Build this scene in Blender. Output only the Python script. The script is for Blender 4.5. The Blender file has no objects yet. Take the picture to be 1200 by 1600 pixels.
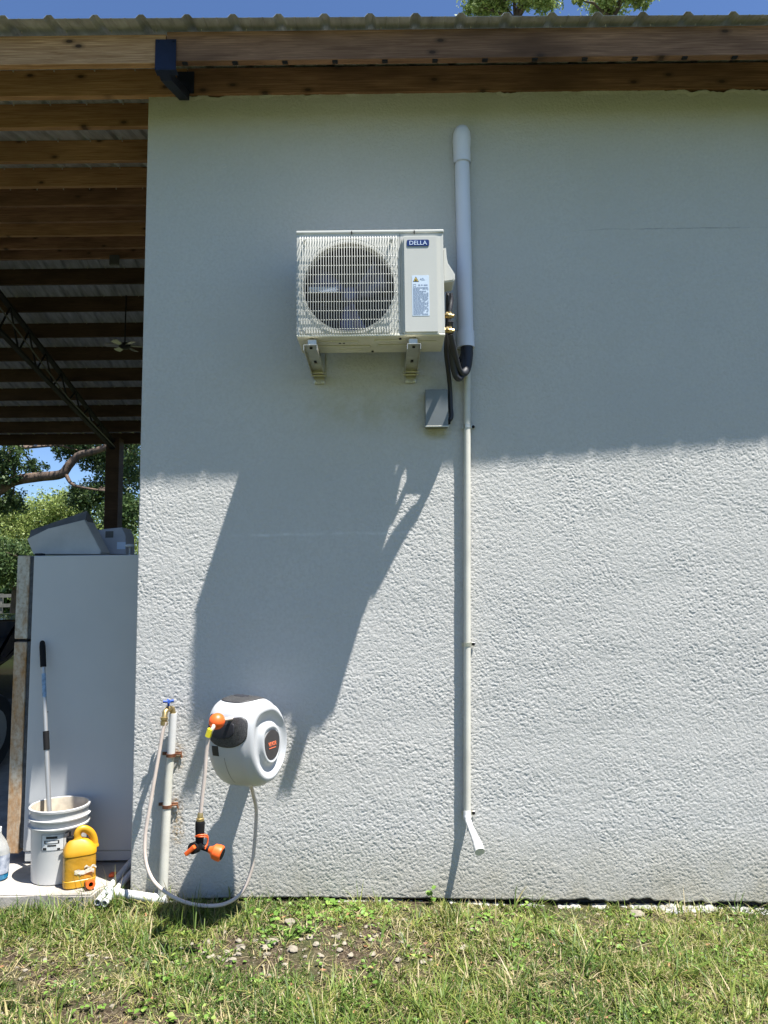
import bpy, bmesh, math, random
import numpy as np
from math import radians as R, sin, cos, pi
from mathutils import Vector, Matrix

# ------------------------------------------------------------------ camera, sky, sun
S = bpy.context.scene
CAM = Vector((0, -3.92, 1.55))
cd = bpy.data.cameras.new('camera'); cam = bpy.data.objects.new('camera', cd); S.collection.objects.link(cam)
cd.sensor_fit = 'VERTICAL'; cd.sensor_height = 36; cd.sensor_width = 27; cd.lens = 36*1155/1600.
cd.clip_start = .02; cd.clip_end = 1500
CR = Matrix.Rotation(R(90+5.9), 3, 'X') @ Matrix.Rotation(R(-.63), 3, 'Z')
cam.matrix_world = Matrix.Translation(CAM) @ CR.to_4x4()
S.camera = cam
S.render.resolution_x = 768; S.render.resolution_y = 1024

SUN = Vector((1.40, -1.0, 4.50)).normalized()          # towards the sun
w = bpy.data.worlds.new('World'); S.world = w; w.use_nodes = True
nt = w.node_tree; nt.nodes.clear()
sky = nt.nodes.new('ShaderNodeTexSky'); sky.sky_type = 'NISHITA'; sky.sun_disc = False
sky.sun_elevation = math.asin(SUN.z); sky.sun_rotation = math.atan2(SUN.x, SUN.y)
sky.air_density = 1.0; sky.dust_density = .0; sky.ozone_density = 3.5; sky.altitude = 300
bg = nt.nodes.new('ShaderNodeBackground'); bg.inputs[1].default_value = .050
wo = nt.nodes.new('ShaderNodeOutputWorld')
tn = nt.nodes.new('ShaderNodeMix'); tn.data_type = 'RGBA'; tn.blend_type = 'MULTIPLY'; tn.inputs[0].default_value = 1; tn.inputs[7].default_value = (.97, 1.07, 1.26, 1)
nt.links.new(sky.outputs[0], tn.inputs[6]); nt.links.new(tn.outputs[2], bg.inputs[0]); nt.links.new(bg.outputs[0], wo.inputs[0])
sl = bpy.data.lights.new('sun', 'SUN'); sl.energy = 5.0; sl.angle = R(.55); sl.color = (1, .965, .91)
so = bpy.data.objects.new('sun', sl); S.collection.objects.link(so)
so.rotation_euler = SUN.to_track_quat('Z', 'Y').to_euler(); so.location = (8, -8, 20)
S.view_settings.view_transform = 'Standard'; S.view_settings.look = 'None'
S.view_settings.exposure = 1.4; S.view_settings.gamma = 1
S.cycles.max_bounces = 8; S.cycles.diffuse_bounces = 5

# ------------------------------------------------------------------ helpers
rng = random.Random(7); nr = np.random.default_rng(11)
def W(px, py, Y=0.):
    """point of the plane y=Y that the photograph shows at a pixel (used to read off real sizes)"""
    d = CR @ Vector(((px-600)/1155., -(py-800)/1155., -1)); return CAM + d*((Y-CAM.y)/d.y)

def link(o, parent=None):
    S.collection.objects.link(o)
    if parent is not None: o.parent = parent
    return o
def tag(o, label=None, cat=None, group=None, kind=None):
    if label: o['label'] = label
    if cat: o['category'] = cat
    if group: o['group'] = group
    if kind: o['kind'] = kind
    return o
def thing(name, label, cat, loc=(0,0,0), group=None, rz=0):
    o = bpy.data.objects.new(name, None); link(o); o.location = loc; o.rotation_euler = (0,0,rz); o.empty_display_size = .1
    return tag(o, label, cat, group)
def obj(name, bm, m, parent=None, smooth=None, world=True):
    """one mesh object. Geometry is given in world space; it is moved into the parent's space."""
    me = bpy.data.meshes.new(name)
    if isinstance(bm, bmesh.types.BMesh):
        bmesh.ops.recalc_face_normals(bm, faces=bm.faces[:]); bm.to_mesh(me); bm.free()
    else:
        me = bm; me.name = name
    for k in (m if isinstance(m, (list, tuple)) else [m]): me.materials.append(k)
    o = bpy.data.objects.new(name, me); link(o, parent)
    if parent is not None and world:
        p = parent; M = Matrix.Identity(4); ch = []
        while p is not None: ch.append(p); p = p.parent
        for q in reversed(ch): M = M @ Matrix.LocRotScale(q.location, q.rotation_euler, q.scale)
        me.transform(M.inverted())
    if smooth is not None:
        me.shade_smooth()
        if smooth < 180: me.set_sharp_from_angle(angle=R(smooth))
        if smooth <= 55 and len(me.vertices) < 60000:
            wn = o.modifiers.new('weighted normals', 'WEIGHTED_NORMAL'); wn.keep_sharp = True; wn.weight = 90
    return o
def NB(): return bmesh.new()
def box(bm, a, b, bev=0, seg=2, M=None):
    a, b = Vector(a), Vector(b); c = (a+b)/2; s = b-a
    t = bmesh.new(); bmesh.ops.create_cube(t, size=1)
    for v in t.verts: v.co = Vector((v.co.x*s.x, v.co.y*s.y, v.co.z*s.z))
    if bev: bmesh.ops.bevel(t, geom=t.edges[:], offset=bev, segments=seg, affect='EDGES', profile=.5)
    for v in t.verts: v.co += c
    return merge(bm, t, M)
def merge(bm, t, M=None):
    mp = {}
    for v in t.verts: mp[v] = bm.verts.new(M @ v.co if M is not None else v.co)
    for f in t.faces:
        try:
            nf = bm.faces.new([mp[v] for v in f.verts]); nf.material_index = f.material_index
        except ValueError: pass
    t.free(); return bm
def frame(t, up=Vector((0,0,1))):
    t = t.normalized()
    if abs(t.dot(up)) > .98: up = Vector((1,0,0))
    u = t.cross(up).normalized(); return u, u.cross(t).normalized()
def tube(bm, pts, r, n=10, caps=True, flat=1.):
    pts = [Vector(p) for p in pts]; rs = r if isinstance(r, (list, tuple)) else [r]*len(pts)
    rings = []; u = None
    for i, p in enumerate(pts):
        t = (pts[min(i+1, len(pts)-1)] - pts[max(i-1, 0)]).normalized()
        if u is None: u, v = frame(t)
        else:
            u = (u - t*u.dot(t)).normalized(); v = u.cross(t).normalized()
        rings.append([bm.verts.new(p + (u*cos(2*pi*k/n) + v*sin(2*pi*k/n)*flat)*rs[i]) for k in range(n)])
    for a, b in zip(rings, rings[1:]):
        for k in range(n): bm.faces.new([a[k], a[(k+1)%n], b[(k+1)%n], b[k]])
    if caps:
        bm.faces.new(rings[0][::-1]); bm.faces.new(rings[-1])
    return bm
def smooth_path(pts, sub=8):
    P = [Vector(p) for p in pts]; P = [P[0]*2-P[1]] + P + [P[-1]*2-P[-2]]; out = []
    for i in range(1, len(P)-2):
        a, b, c, d = P[i-1:i+3]
        for k in range(sub):
            t = k/sub; out.append(.5*((2*b) + (c-a)*t + (2*a-5*b+4*c-d)*t*t + (3*b-a-3*c+d)*t**3))
    return out + [P[-2]]
def lathe(bm, prof, M=None, n=32, closed=False):
    """prof: (r, z) pairs round the local z axis"""
    M = M or Matrix.Identity(4); rings = []
    for r, z in prof:
        if r < 1e-6: rings.append([bm.verts.new(M @ Vector((0,0,z)))])
        else: rings.append([bm.verts.new(M @ Vector((r*cos(2*pi*k/n), r*sin(2*pi*k/n), z))) for k in range(n)])
    for a, b in zip(rings, rings[1:]):
        for k in range(n):
            A = [a[k%len(a)], a[(k+1)%len(a)]] if len(a) > 1 else [a[0]]
            B = [b[(k+1)%len(b)], b[k%len(b)]] if len(b) > 1 else [b[0]]
            f = A + B
            if len(f) > 2: bm.faces.new(f)
    if closed == 'caps':
        for q in (rings[0], rings[-1]):
            if len(q) > 2: bm.faces.new(q)
    return bm
def axisM(o, z, x=None):
    z = Vector(z).normalized()
    if x is None: x, _ = frame(z)
    x = Vector(x); x = (x - z*x.dot(z)).normalized(); y = z.cross(x)
    M = Matrix((x, y, z)).transposed().to_4x4(); M.translation = Vector(o); return M
def prism(bm, poly, M, h, bev=0):
    """2-D outline in the xy of M, thickened by h along its z"""
    t = bmesh.new(); v = [t.verts.new((x, y, 0)) for x, y in poly]; f = t.faces.new(v)
    r = bmesh.ops.extrude_face_region(t, geom=[f])
    for e in r['geom']:
        if isinstance(e, bmesh.types.BMVert): e.co.z += h
    if bev:
        bmesh.ops.bevel(t, geom=[e for e in t.edges if all(v.co.z > h*.5 for v in e.verts)], offset=bev, segments=2, affect='EDGES')
    return merge(bm, t, M)
def rrect(w_, h_, r, n=5, cx=0, cy=0):
    o = []
    for qx, qy, a0 in ((1,1,0), (-1,1,90), (-1,-1,180), (1,-1,270)):
        for k in range(n+1):
            a = R(a0+90*k/n); o.append((cx+qx*(w_/2-r)+r*cos(a), cy+qy*(h_/2-r)+r*sin(a)))
    return o
def text(name, body, size, M, m, parent, ext=.0004, width=None, bold=0.):
    c = bpy.data.curves.new('t', 'FONT'); c.body = body; c.size = size; c.extrude = ext; c.align_x = 'CENTER'; c.align_y = 'CENTER'; c.offset = bold
    c.resolution_u = 3
    o = bpy.data.objects.new('t', c); S.collection.objects.link(o)
    dg = bpy.context.evaluated_depsgraph_get(); me = bpy.data.meshes.new_from_object(o.evaluated_get(dg))
    bpy.data.objects.remove(o); bpy.data.curves.remove(c)
    if width:
        xs = [v.co.x for v in me.vertices]; s = width/(max(xs)-min(xs)); me.transform(Matrix.Diagonal((s, 1, 1, 1)))
    me.transform(M); me.materials.clear()
    return obj(name, me, m, parent)

# ------------------------------------------------------------------ materials
def mat(name, col, rough=.6, metal=0, var=0., vscale=8., bump=0., bscale=40., col2=None, spec=.5, stretch=(1,1,1), sub=0, alpha=None, trans=0, coat=0, detail=5):
    m = bpy.data.materials.new(name); m.use_nodes = True; n = m.node_tree; b = n.nodes['Principled BSDF']; L = n.links
    b.inputs['Base Color'].default_value = (*col, 1); b.inputs['Roughness'].default_value = rough; b.inputs['Metallic'].default_value = metal
    b.inputs['Specular IOR Level'].default_value = spec
    if trans: b.inputs['Transmission Weight'].default_value = trans
    if coat: b.inputs['Coat Weight'].default_value = coat
    if var or bump or col2:
        tc = n.nodes.new('ShaderNodeTexCoord'); mp = n.nodes.new('ShaderNodeMapping'); mp.inputs['Scale'].default_value = stretch
        L.new(tc.outputs['Object'], mp.inputs['Vector'])
    if var or col2:
        no = n.nodes.new('ShaderNodeTexNoise'); no.inputs['Scale'].default_value = vscale; no.inputs['Detail'].default_value = detail; no.inputs['Roughness'].default_value = .6
        L.new(mp.outputs[0], no.inputs['Vector'])
        cr = n.nodes.new('ShaderNodeValToRGB'); L.new(no.outputs[0], cr.inputs[0])
        if col2: c1, c2 = col, col2
        else: c1 = tuple(x*(1-var) for x in col); c2 = tuple(min(1, x*(1+var)) for x in col)
        cr.color_ramp.elements[0].color = (*c1, 1); cr.color_ramp.elements[1].color = (*c2, 1)
        cr.color_ramp.elements[0].position = .36; cr.color_ramp.elements[1].position = .66
        L.new(cr.outputs[0], b.inputs['Base Color'])
    if bump:
        n2 = n.nodes.new('ShaderNodeTexNoise'); n2.inputs['Scale'].default_value = bscale; n2.inputs['Detail'].default_value = 4
        bu = n.nodes.new('ShaderNodeBump'); bu.inputs['Strength'].default_value = 1; bu.inputs['Distance'].default_value = bump
        L.new(mp.outputs[0], n2.inputs['Vector']); L.new(n2.outputs[0], bu.inputs['Height']); L.new(bu.outputs[0], b.inputs['Normal'])
    return m
def ramp(n, src, pts):
    c = n.nodes.new('ShaderNodeValToRGB'); n.links.new(src, c.inputs[0]); e = c.color_ramp.elements
    while len(e) < len(pts): e.new(.5)
    for q, (p, col) in zip(e, pts): q.position = p; q.color = (*col, 1) if len(col) == 3 else col
    return c.outputs[0]
def mixc(n, fac, a, b, mode='MIX'):
    x = n.nodes.new('ShaderNodeMix'); x.data_type = 'RGBA'; x.blend_type = mode
    for i, s in ((0, fac), (6, a), (7, b)):
        if hasattr(s, 'is_output') or hasattr(s, 'links'): n.links.new(s, x.inputs[i])
        else: x.inputs[i].default_value = s if i == 0 else (*s, 1)
    return x.outputs[2]
def noise(n, vec, scale, detail=4, rough=.55, dist=0):
    q = n.nodes.new('ShaderNodeTexNoise'); q.inputs['Scale'].default_value = scale; q.inputs['Detail'].default_value = detail
    q.inputs['Roughness'].default_value = rough; q.inputs['Distortion'].default_value = dist; n.links.new(vec, q.inputs['Vector']); return q.outputs[0]
def mapping(n, vec, scale=(1,1,1), loc=(0,0,0)):
    q = n.nodes.new('ShaderNodeMapping'); q.inputs['Scale'].default_value = scale; q.inputs['Location'].default_value = loc; n.links.new(vec, q.inputs['Vector']); return q.outputs[0]
def math_(n, op, a, b=0., clamp=False):
    q = n.nodes.new('ShaderNodeMath'); q.operation = op; q.use_clamp = clamp
    for i, s in ((0, a), (1, b)):
        if hasattr(s, 'links'): n.links.new(s, q.inputs[i])
        else: q.inputs[i].default_value = s
    return q.outputs[0]
def base(name, rough=.8, spec=.3):
    m = bpy.data.materials.new(name); m.use_nodes = True; n = m.node_tree; b = n.nodes['Principled BSDF']
    b.inputs['Roughness'].default_value = rough; b.inputs['Specular IOR Level'].default_value = spec
    geo = n.nodes.new('ShaderNodeNewGeometry'); return m, n, b, geo.outputs['Position']

# stucco: heavy dash coat, painted white
def make_stucco():
    m, n, b, P = base('stucco', .85, .2); L = n.links
    big = noise(n, P, 1.3, 4); fine = noise(n, P, 60, 3)
    c = ramp(n, big, [(.3, (.495, .490, .468)), (.7, (.54, .532, .508))])
    c = mixc(n, ramp(n, fine, [(.35, (.9, .9, .9)), (.6, (0, 0, 0))]), c, (.49, .48, .455))
    sep = n.nodes.new('ShaderNodeSeparateXYZ'); L.new(P, sep.inputs[0])
    z = sep.outputs[2]
    # splash-back soiling low on the wall, light bounced off grass painted olive under the eave
    low = math_(n, 'MULTIPLY', math_(n, 'SUBTRACT', 1, math_(n, 'MULTIPLY', math_(n, 'ADD', z, .05), 2.6), True), noise(n, P, 6, 5, .7), True)
    c = mixc(n, math_(n, 'MULTIPLY', low, 1.5, True), c, (.36, .335, .26))
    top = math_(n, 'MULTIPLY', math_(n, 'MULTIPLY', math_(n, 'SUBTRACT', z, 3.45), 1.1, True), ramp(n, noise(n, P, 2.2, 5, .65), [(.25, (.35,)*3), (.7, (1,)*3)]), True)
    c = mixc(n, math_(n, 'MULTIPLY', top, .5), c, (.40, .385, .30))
    L.new(c, b.inputs['Base Color'])
    # small dark specks and the rust bled from the pipe clamps
    v = n.nodes.new('ShaderNodeTexVoronoi'); v.inputs['Scale'].default_value = 2.6; L.new(P, v.inputs['Vector'])
    c = mixc(n, ramp(n, v.outputs[0], [(.010, (.75,)*3), (.018, (0,)*3)]), c, (.12, .11, .10))
    def streak(c, x0, x1, z0, hw, col, k, dz=.02, sc_=3.):
        nz_ = math_(n, 'MULTIPLY', math_(n, 'SUBTRACT', noise(n, mapping(n, P, (1, 1, .05)), sc_, 3), .5), dz*2)
        dz_ = math_(n, 'ABSOLUTE', math_(n, 'ADD', math_(n, 'SUBTRACT', z, z0), nz_))
        m_ = math_(n, 'SUBTRACT', 1, math_(n, 'DIVIDE', dz_, hw), True)
        e_ = math_(n, 'SUBTRACT', 1, math_(n, 'POWER', math_(n, 'ABSOLUTE', math_(n, 'DIVIDE', math_(n, 'SUBTRACT', sep.outputs[0], (x0+x1)/2), (x1-x0)/2)), 4), True)
        m_ = math_(n, 'MULTIPLY', math_(n, 'MULTIPLY', m_, e_), ramp(n, noise(n, P, 9, 4, .7), [(.35, (0,)*3), (.6, (k,)*3)]))
        return mixc(n, m_, c, col)
    c = streak(c, -.85, .25, 1.84, .012, (.66, .66, .64), .8)
    c = streak(c, 1.1, 2.6, 3.52, .005, (.25, .25, .25), .9, .012)
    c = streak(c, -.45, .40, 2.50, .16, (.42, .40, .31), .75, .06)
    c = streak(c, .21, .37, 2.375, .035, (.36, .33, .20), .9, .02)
    for px_, pz_ in ((-1.075, .70), (-1.085, .445), (-1.07, .33)):
        dx_ = math_(n, 'MULTIPLY', math_(n, 'SUBTRACT', sep.outputs[0], px_), 22); dz_ = math_(n, 'MULTIPLY', math_(n, 'SUBTRACT', z, pz_), 11)
        d2 = math_(n, 'ADD', math_(n, 'MULTIPLY', dx_, dx_), math_(n, 'MULTIPLY', dz_, dz_))
        k_ = math_(n, 'MULTIPLY', math_(n, 'SUBTRACT', 1, d2, True), ramp(n, noise(n, P, 55, 4, .7), [(.42, (0,)*3), (.62, (.9,)*3)]), True)
        c = mixc(n, k_, c, (.30, .20, .08))
    L.new(c, b.inputs['Base Color'])
    bu = n.nodes.new('ShaderNodeBump'); bu.inputs['Strength'].default_value = 1; bu.inputs['Distance'].default_value = .0026
    L.new(noise(n, P, 190, 3, .6), bu.inputs['Height']); L.new(bu.outputs[0], b.inputs['Normal'])
    return m
def make_wood(name, ca, cb, knot=(.05, .03, .02), stain=.5):
    m, n, b, P = base(name, .75, .2); L = n.links
    oi = n.nodes.new('ShaderNodeObjectInfo'); tc = n.nodes.new('ShaderNodeTexCoord')
    add = n.nodes.new('ShaderNodeVectorMath'); add.operation = 'ADD'; L.new(tc.outputs['Object'], add.inputs[0])
    sc = n.nodes.new('ShaderNodeVectorMath'); sc.operation = 'SCALE'; L.new(oi.outputs['Random'], sc.inputs['Scale']); sc.inputs[0].default_value = (31, 17, 23)
    L.new(sc.outputs[0], add.inputs[1]); V = add.outputs[0]
    g = noise(n, mapping(n, V, (1.4, 26, 26)), 3.2, 6, .62, .8)
    c = ramp(n, g, [(.32, ca), (.5, tuple((x+y)/2 for x, y in zip(ca, cb))), (.68, cb)])
    # cathedral grain
    wv = n.nodes.new('ShaderNodeTexWave'); wv.wave_type = 'BANDS'; wv.bands_direction = 'Z'; wv.inputs['Scale'].default_value = 9
    wv.inputs['Distortion'].default_value = 9; wv.inputs['Detail'].default_value = 2; wv.inputs['Detail Scale'].default_value = .6
    L.new(mapping(n, V, (.35, 1, 2.6)), wv.inputs['Vector'])
    c = mixc(n, math_(n, 'MULTIPLY', wv.outputs[1], .35), c, ca)
    c = mixc(n, ramp(n, noise(n, mapping(n, V, (.6, 1, 2)), 2.2, 3), [(.42, (0,)*3), (.68, (stain,)*3)]), c, tuple(x*.45 for x in ca))
    vo = n.nodes.new('ShaderNodeTexVoronoi'); vo.voronoi_dimensions = '2D'; vo.inputs['Scale'].default_value = 2.7; sx_ = n.nodes.new('ShaderNodeSeparateXYZ'); L.new(V, sx_.inputs[0]); cx_ = n.nodes.new('ShaderNodeCombineXYZ')
    L.new(sx_.outputs[0], cx_.inputs[0]); L.new(math_(n, 'MULTIPLY', sx_.outputs[2], 1.9), cx_.inputs[1]); L.new(cx_.outputs[0], vo.inputs['Vector'])
    c = mixc(n, ramp(n, vo.outputs[0], [(.035, (1,)*3), (.055, (.5,)*3), (.12, (0,)*3)]), c, knot)
    L.new(mixc(n, math_(n, 'MULTIPLY', oi.outputs['Random'], .30), c, tuple(x*.6 for x in ca)), b.inputs['Base Color'])
    bu = n.nodes.new('ShaderNodeBump'); bu.inputs['Distance'].default_value = .0012; L.new(g, bu.inputs['Height']); L.new(bu.outputs[0], b.inputs['Normal'])
    return m
def make_ground():
    m, n, b, P = base('soil and thatch', .95, .1); L = n.links
    a = noise(n, P, 3.5, 6, .65); f = noise(n, P, 55, 5, .7); g2 = noise(n, P, 190, 3, .6)
    c = ramp(n, f, [(.3, (.018, .013, .010)), (.5, (.052, .038, .025)), (.7, (.16, .125, .085))])
    sep = n.nodes.new('ShaderNodeSeparateXYZ'); L.new(P, sep.inputs[0])
    c = mixc(n, ramp(n, a, [(.45, (0,)*3), (.62, (.8,)*3)]), c, (.050, .062, .022))
    c = mixc(n, ramp(n, g2, [(.62, (0,)*3), (.70, (1,)*3)]), c, (.36, .32, .25))
    # the lawn beyond the yard
    far = math_(n, 'MULTIPLY', math_(n, 'SUBTRACT', math_(n, 'ABSOLUTE', math_(n, 'SUBTRACT', sep.outputs[1], 4)), 7.5), 1.2, True)
    c = mixc(n, far, c, (.075, .095, .035))
    L.new(c, b.inputs['Base Color'])
    bu = n.nodes.new('ShaderNodeBump'); bu.inputs['Distance'].default_value = .012; L.new(f, bu.inputs['Height']); L.new(bu.outputs[0], b.inputs['Normal'])
    return m
def make_rust(name, base_c, rust, lo, hi):
    m, n, b, P = base(name, .6, .3); L = n.links
    q = noise(n, mapping(n, P, (1, 1, .35)), 16, 6, .72); q2 = noise(n, P, 45, 4, .7)
    c = ramp(n, q, [(lo, base_c), ((lo+hi)/2, tuple((x+y)/2 for x, y in zip(base_c, rust))), (hi, rust)])
    c = mixc(n, ramp(n, q2, [(.45, (0,)*3), (.7, (.6,)*3)]), c, tuple(x*.55 for x in rust))
    L.new(c, b.inputs['Base Color']); return m
def make_leaf(name, cols, trans=.35):
    m = bpy.data.materials.new(name); m.use_nodes = True; n = m.node_tree; n.nodes.clear(); L = n.links
    at = n.nodes.new('ShaderNodeAttribute'); at.attribute_name = 'tint'
    c = ramp(n, at.outputs['Fac'], cols)
    d = n.nodes.new('ShaderNodeBsdfPrincipled'); d.inputs['Roughness'].default_value = .5; d.inputs['Specular IOR Level'].default_value = .35; L.new(c, d.inputs['Base Color'])
    t = n.nodes.new('ShaderNodeBsdfTranslucent'); L.new(c, t.inputs[0])
    mx = n.nodes.new('ShaderNodeMixShader'); mx.inputs[0].default_value = trans; L.new(d.outputs[0], mx.inputs[1]); L.new(t.outputs[0], mx.inputs[2])
    o = n.nodes.new('ShaderNodeOutputMaterial'); L.new(mx.outputs[0], o.inputs[0]); return m

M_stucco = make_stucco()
M_wood = make_wood('treated pine', (.27, .14, .065), (.58, .35, .19))
M_wood2 = make_wood('aged pine', (.16, .082, .048), (.38, .215, .13), stain=.8)
M_wood3 = make_wood('dark pine', (.05, .03, .02), (.10, .06, .038), stain=.8)  # darker pine of the far purlins and the far post
M_roof = mat('galvanised roofing', (.41, .425, .455), .5, .25, var=.28, vscale=5, stretch=(3, .6, 1))
M_steel = mat('painted truss steel', (.008, .013, .035), .6, 0, var=.3, spec=.25)
M_black = mat('black steel', (.012, .012, .014), .7, 0, spec=.2)
M_rod = mat('grey steel flat', (.10, .10, .105), .5, .5)
M_conc = mat('concrete', (.34, .315, .28), .9, 0, var=.22, vscale=5, bump=.002, bscale=60)
M_found = mat('foundation dark', (.055, .05, .045), .95, 0, var=.4, vscale=14, bump=.01, bscale=30)
M_ragged = mat('broken plaster', (.32, .315, .295), .9, 0, var=.3, vscale=22, bump=.008, bscale=45)
M_white = mat('appliance ivory enamel', (.50, .50, .46), .38, 0, var=.025, vscale=3, spec=.5)
M_base = mat('galvanised base pan', (.60, .585, .50), .45, .15, var=.1, vscale=6)
M_dark = mat('dark cavity', (.012, .013, .02), .7)
M_blade = mat('grey blue fan blade', (.07, .075, .16), .3, 0, spec=.7)
M_navy = mat('navy badge', (.008, .028, .13), .3, spec=.6)
M_badgew = mat('badge lettering', (.62, .72, .88), .4)  # also the painted sunlight on the coil fins
M_label = mat('label film', (.55, .64, .74), .4)
M_ink = mat('label ink', (.22, .28, .40), .6)
M_inkb = mat('black ink', (.02, .02, .02), .6)
M_yel = mat('warning yellow', (.75, .52, .05), .5)
M_galv = mat('zinc bracket', (.52, .50, .42), .36, .75, var=.12, vscale=12)
M_pvc = mat('white pvc', (.66, .68, .76), .42, 0, var=.03, vscale=2)
M_pvc2 = mat('cream pvc', (.56, .545, .48), .45, 0, var=.10, vscale=5)
M_pvcw = mat('bright white pvc', (.60, .60, .585), .42, 0, var=.06, vscale=9)
M_foam = mat('black pipe insulation', (.016, .017, .022), .55, bump=.0008, bscale=150)
M_brass = mat('brass', (.44, .33, .15), .42, .8, var=.15, vscale=30)
M_boxm = mat('stainless box', (.15, .165, .165), .38, .15, var=.06)
M_shell = mat('reel shell plastic', (.43, .44, .45), .38, 0, spec=.5, var=.02)
M_mesh = mat('black speckled plastic', (.012, .012, .014), .55, 0, col2=(.065, .065, .065), vscale=260, detail=2)
M_orange = mat('orange plastic', (.78, .115, .018), .42, var=.05)
M_hose = mat('pale pink hose', (.56, .475, .42), .4, 0, var=.06, vscale=20, spec=.5)
M_tagy = mat('yellow tape', (.82, .68, .03), .45)
M_rubber = mat('black rubber grip', (.010, .010, .011), .7, spec=.15)
M_blueh = mat('blue handle', (.02, .07, .32), .4)
M_rustc = make_rust('rusty strap', (.22, .10, .05), (.10, .035, .015), .35, .6)
M_fridge = mat('white enamel panel', (.49, .50, .495), .85, 0, var=.03, vscale=2, spec=.2)
M_fdoor = make_rust('rusty white enamel', (.50, .47, .39), (.30, .17, .07), .44, .68)
M_fdoor2 = make_rust('very rusty enamel', (.50, .46, .37), (.36, .18, .055), .36, .66)
M_gasket = mat('old gasket', (.05, .055, .06), .7, var=.4, vscale=40)
M_card = mat('grey cardboard', (.44, .43, .40), .85, 0, var=.12, vscale=4)
M_card2 = mat('pale grey cardboard', (.40, .40, .42), .85, 0, var=.10, vscale=4)
M_cardE = mat('dark cardboard edge', (.12, .115, .105), .9, var=.2)
M_bucket = mat('bucket plastic', (.50, .50, .485), .42, 0, var=.05, vscale=4)
M_buckin = mat('dried plaster residue', (.52, .46, .36), .8, 0, var=.22, vscale=11)
M_alu = mat('aluminium tube', (.42, .42, .41), .42, .6)
M_blab = mat('blue sticker', (.22, .33, .46), .5, var=.3, vscale=60)
M_jug = mat('yellow jug plastic', (.52, .265, .010), .42, 0, var=.12, vscale=6, spec=.5)
M_jugl = mat('dirty jug wrapper', (.44, .225, .015), .3, 0, col2=(.42, .23, .03), vscale=16, bump=.004, bscale=22)
M_film = mat('torn clear film', (.72, .66, .52), .25, 0, var=.3, vscale=30, bump=.004, bscale=40)
M_blueb = mat('blue liquid', (.015, .16, .30), .15, 0, spec=.7)
M_clear = mat('cloudy clear plastic', (.60, .60, .57), .2, 0, var=.1, trans=.55)
M_paint = mat('dark car paint', (.008, .010, .016), .18, .2, spec=.7, coat=1)
M_glass = mat('dark glass', (.012, .018, .025), .05, 0, spec=.8)
M_tyre = mat('tyre', (.02, .02, .02), .8)
M_bark = mat('oak bark', (.045, .034, .026), .9, 0, col2=(.15, .10, .07), vscale=5, bump=.03, bscale=10, stretch=(1, 1, .5))
M_rock = mat('limestone', (.215, .19, .145), .9, 0, var=.25, vscale=30, bump=.004, bscale=60)
M_red = mat('red paint', (.35, .04, .025), .4)
M_road = mat('pale drive', (.36, .33, .29), .9, var=.15)
M_ground = make_ground()
M_grass = make_leaf('grass blades', [(0, (.040, .080, .014)), (.35, (.095, .155, .026)), (.6, (.19, .235, .045)), (.74, (.28, .265, .08)), (.86, (.36, .30, .155)), (1, (.46, .39, .24))], .3)
M_weed = make_leaf('broad leaves', [(0, (.08, .17, .025)), (.6, (.17, .30, .05)), (1, (.32, .42, .10))], .35)
M_oak = make_leaf('oak leaves', [(0, (.028, .058, .018)), (.5, (.06, .105, .032)), (1, (.13, .18, .06))], .3)
M_oak2 = make_leaf('bright leaves', [(0, (.12, .18, .045)), (.5, (.24, .32, .09)), (1, (.40, .45, .16))], .35)

def npmesh(name, verts, faces, attr=None):
    """numpy mesh; faces an (n,k) int array; attr a float per vertex stored as 'tint'"""
    me = bpy.data.meshes.new(name); n, k = faces.shape
    me.vertices.add(len(verts)); me.vertices.foreach_set('co', verts.astype(np.float32).ravel())
    me.loops.add(n*k); me.loops.foreach_set('vertex_index', faces.astype(np.int32).ravel())
    me.polygons.add(n); me.polygons.foreach_set('loop_start', np.arange(0, n*k, k, dtype=np.int32))
    me.update(calc_edges=True); me.validate()
    if attr is not None:
        a = me.attributes.new('tint', 'FLOAT', 'POINT'); a.data.foreach_set('value', attr.astype(np.float32))
    return me
def vnoise(x, y, s, seed=0):
    """smooth value noise, numpy"""
    r_ = np.random.default_rng(seed); T = r_.random((512, 512)); x = x*s; y = y*s
    xi = np.floor(x).astype(int); yi = np.floor(y).astype(int); fx = x-xi; fy = y-yi; fx = fx*fx*(3-2*fx); fy = fy*fy*(3-2*fy)
    g = lambda a, b: T[a % 512, b % 512]
    return (g(xi, yi)*(1-fx)+g(xi+1, yi)*fx)*(1-fy) + (g(xi, yi+1)*(1-fx)+g(xi+1, yi+1)*fx)*fy

# ------------------------------------------------------------------ ground, slab
def gh(x, y):
    """height of the yard"""
    x = np.asarray(x, float); y = np.asarray(y, float)
    base_ = -.012 - .030*np.clip(x+.3, 0, 3.2)
    l = (vnoise(x+9, y+9, 2.2, 1)-.5)*.05 + (vnoise(x+9, y+9, 7, 2)-.5)*.022 + (vnoise(x+9, y+9, 22, 3)-.5)*.010
    near = np.clip((.05-y)*6, 0, 1)*np.where(x < -1.45, np.clip((-.04-y)*8, .1, 1), 1)*np.clip((40-np.abs(x))/20, 0, 1)
    back = np.where(y > .06, -.02, 0)
    return base_*np.clip((14-np.abs(x))/8, 0, 1)*np.clip((8+y)/4, 0, 1)*(y < .1) + l*near*.8 + back - .006
def axis_(lo, hi, a, b, step, far):
    core = np.arange(a, b+step, step); out = np.geomspace(.05, far, 26)
    return np.concatenate([(a-out)[::-1], core, core[-1]+out])
xs = axis_(0, 0, -2.7, 2.7, .022, 400); ys = axis_(0, 0, -1.8, .12, .022, 400)
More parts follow.
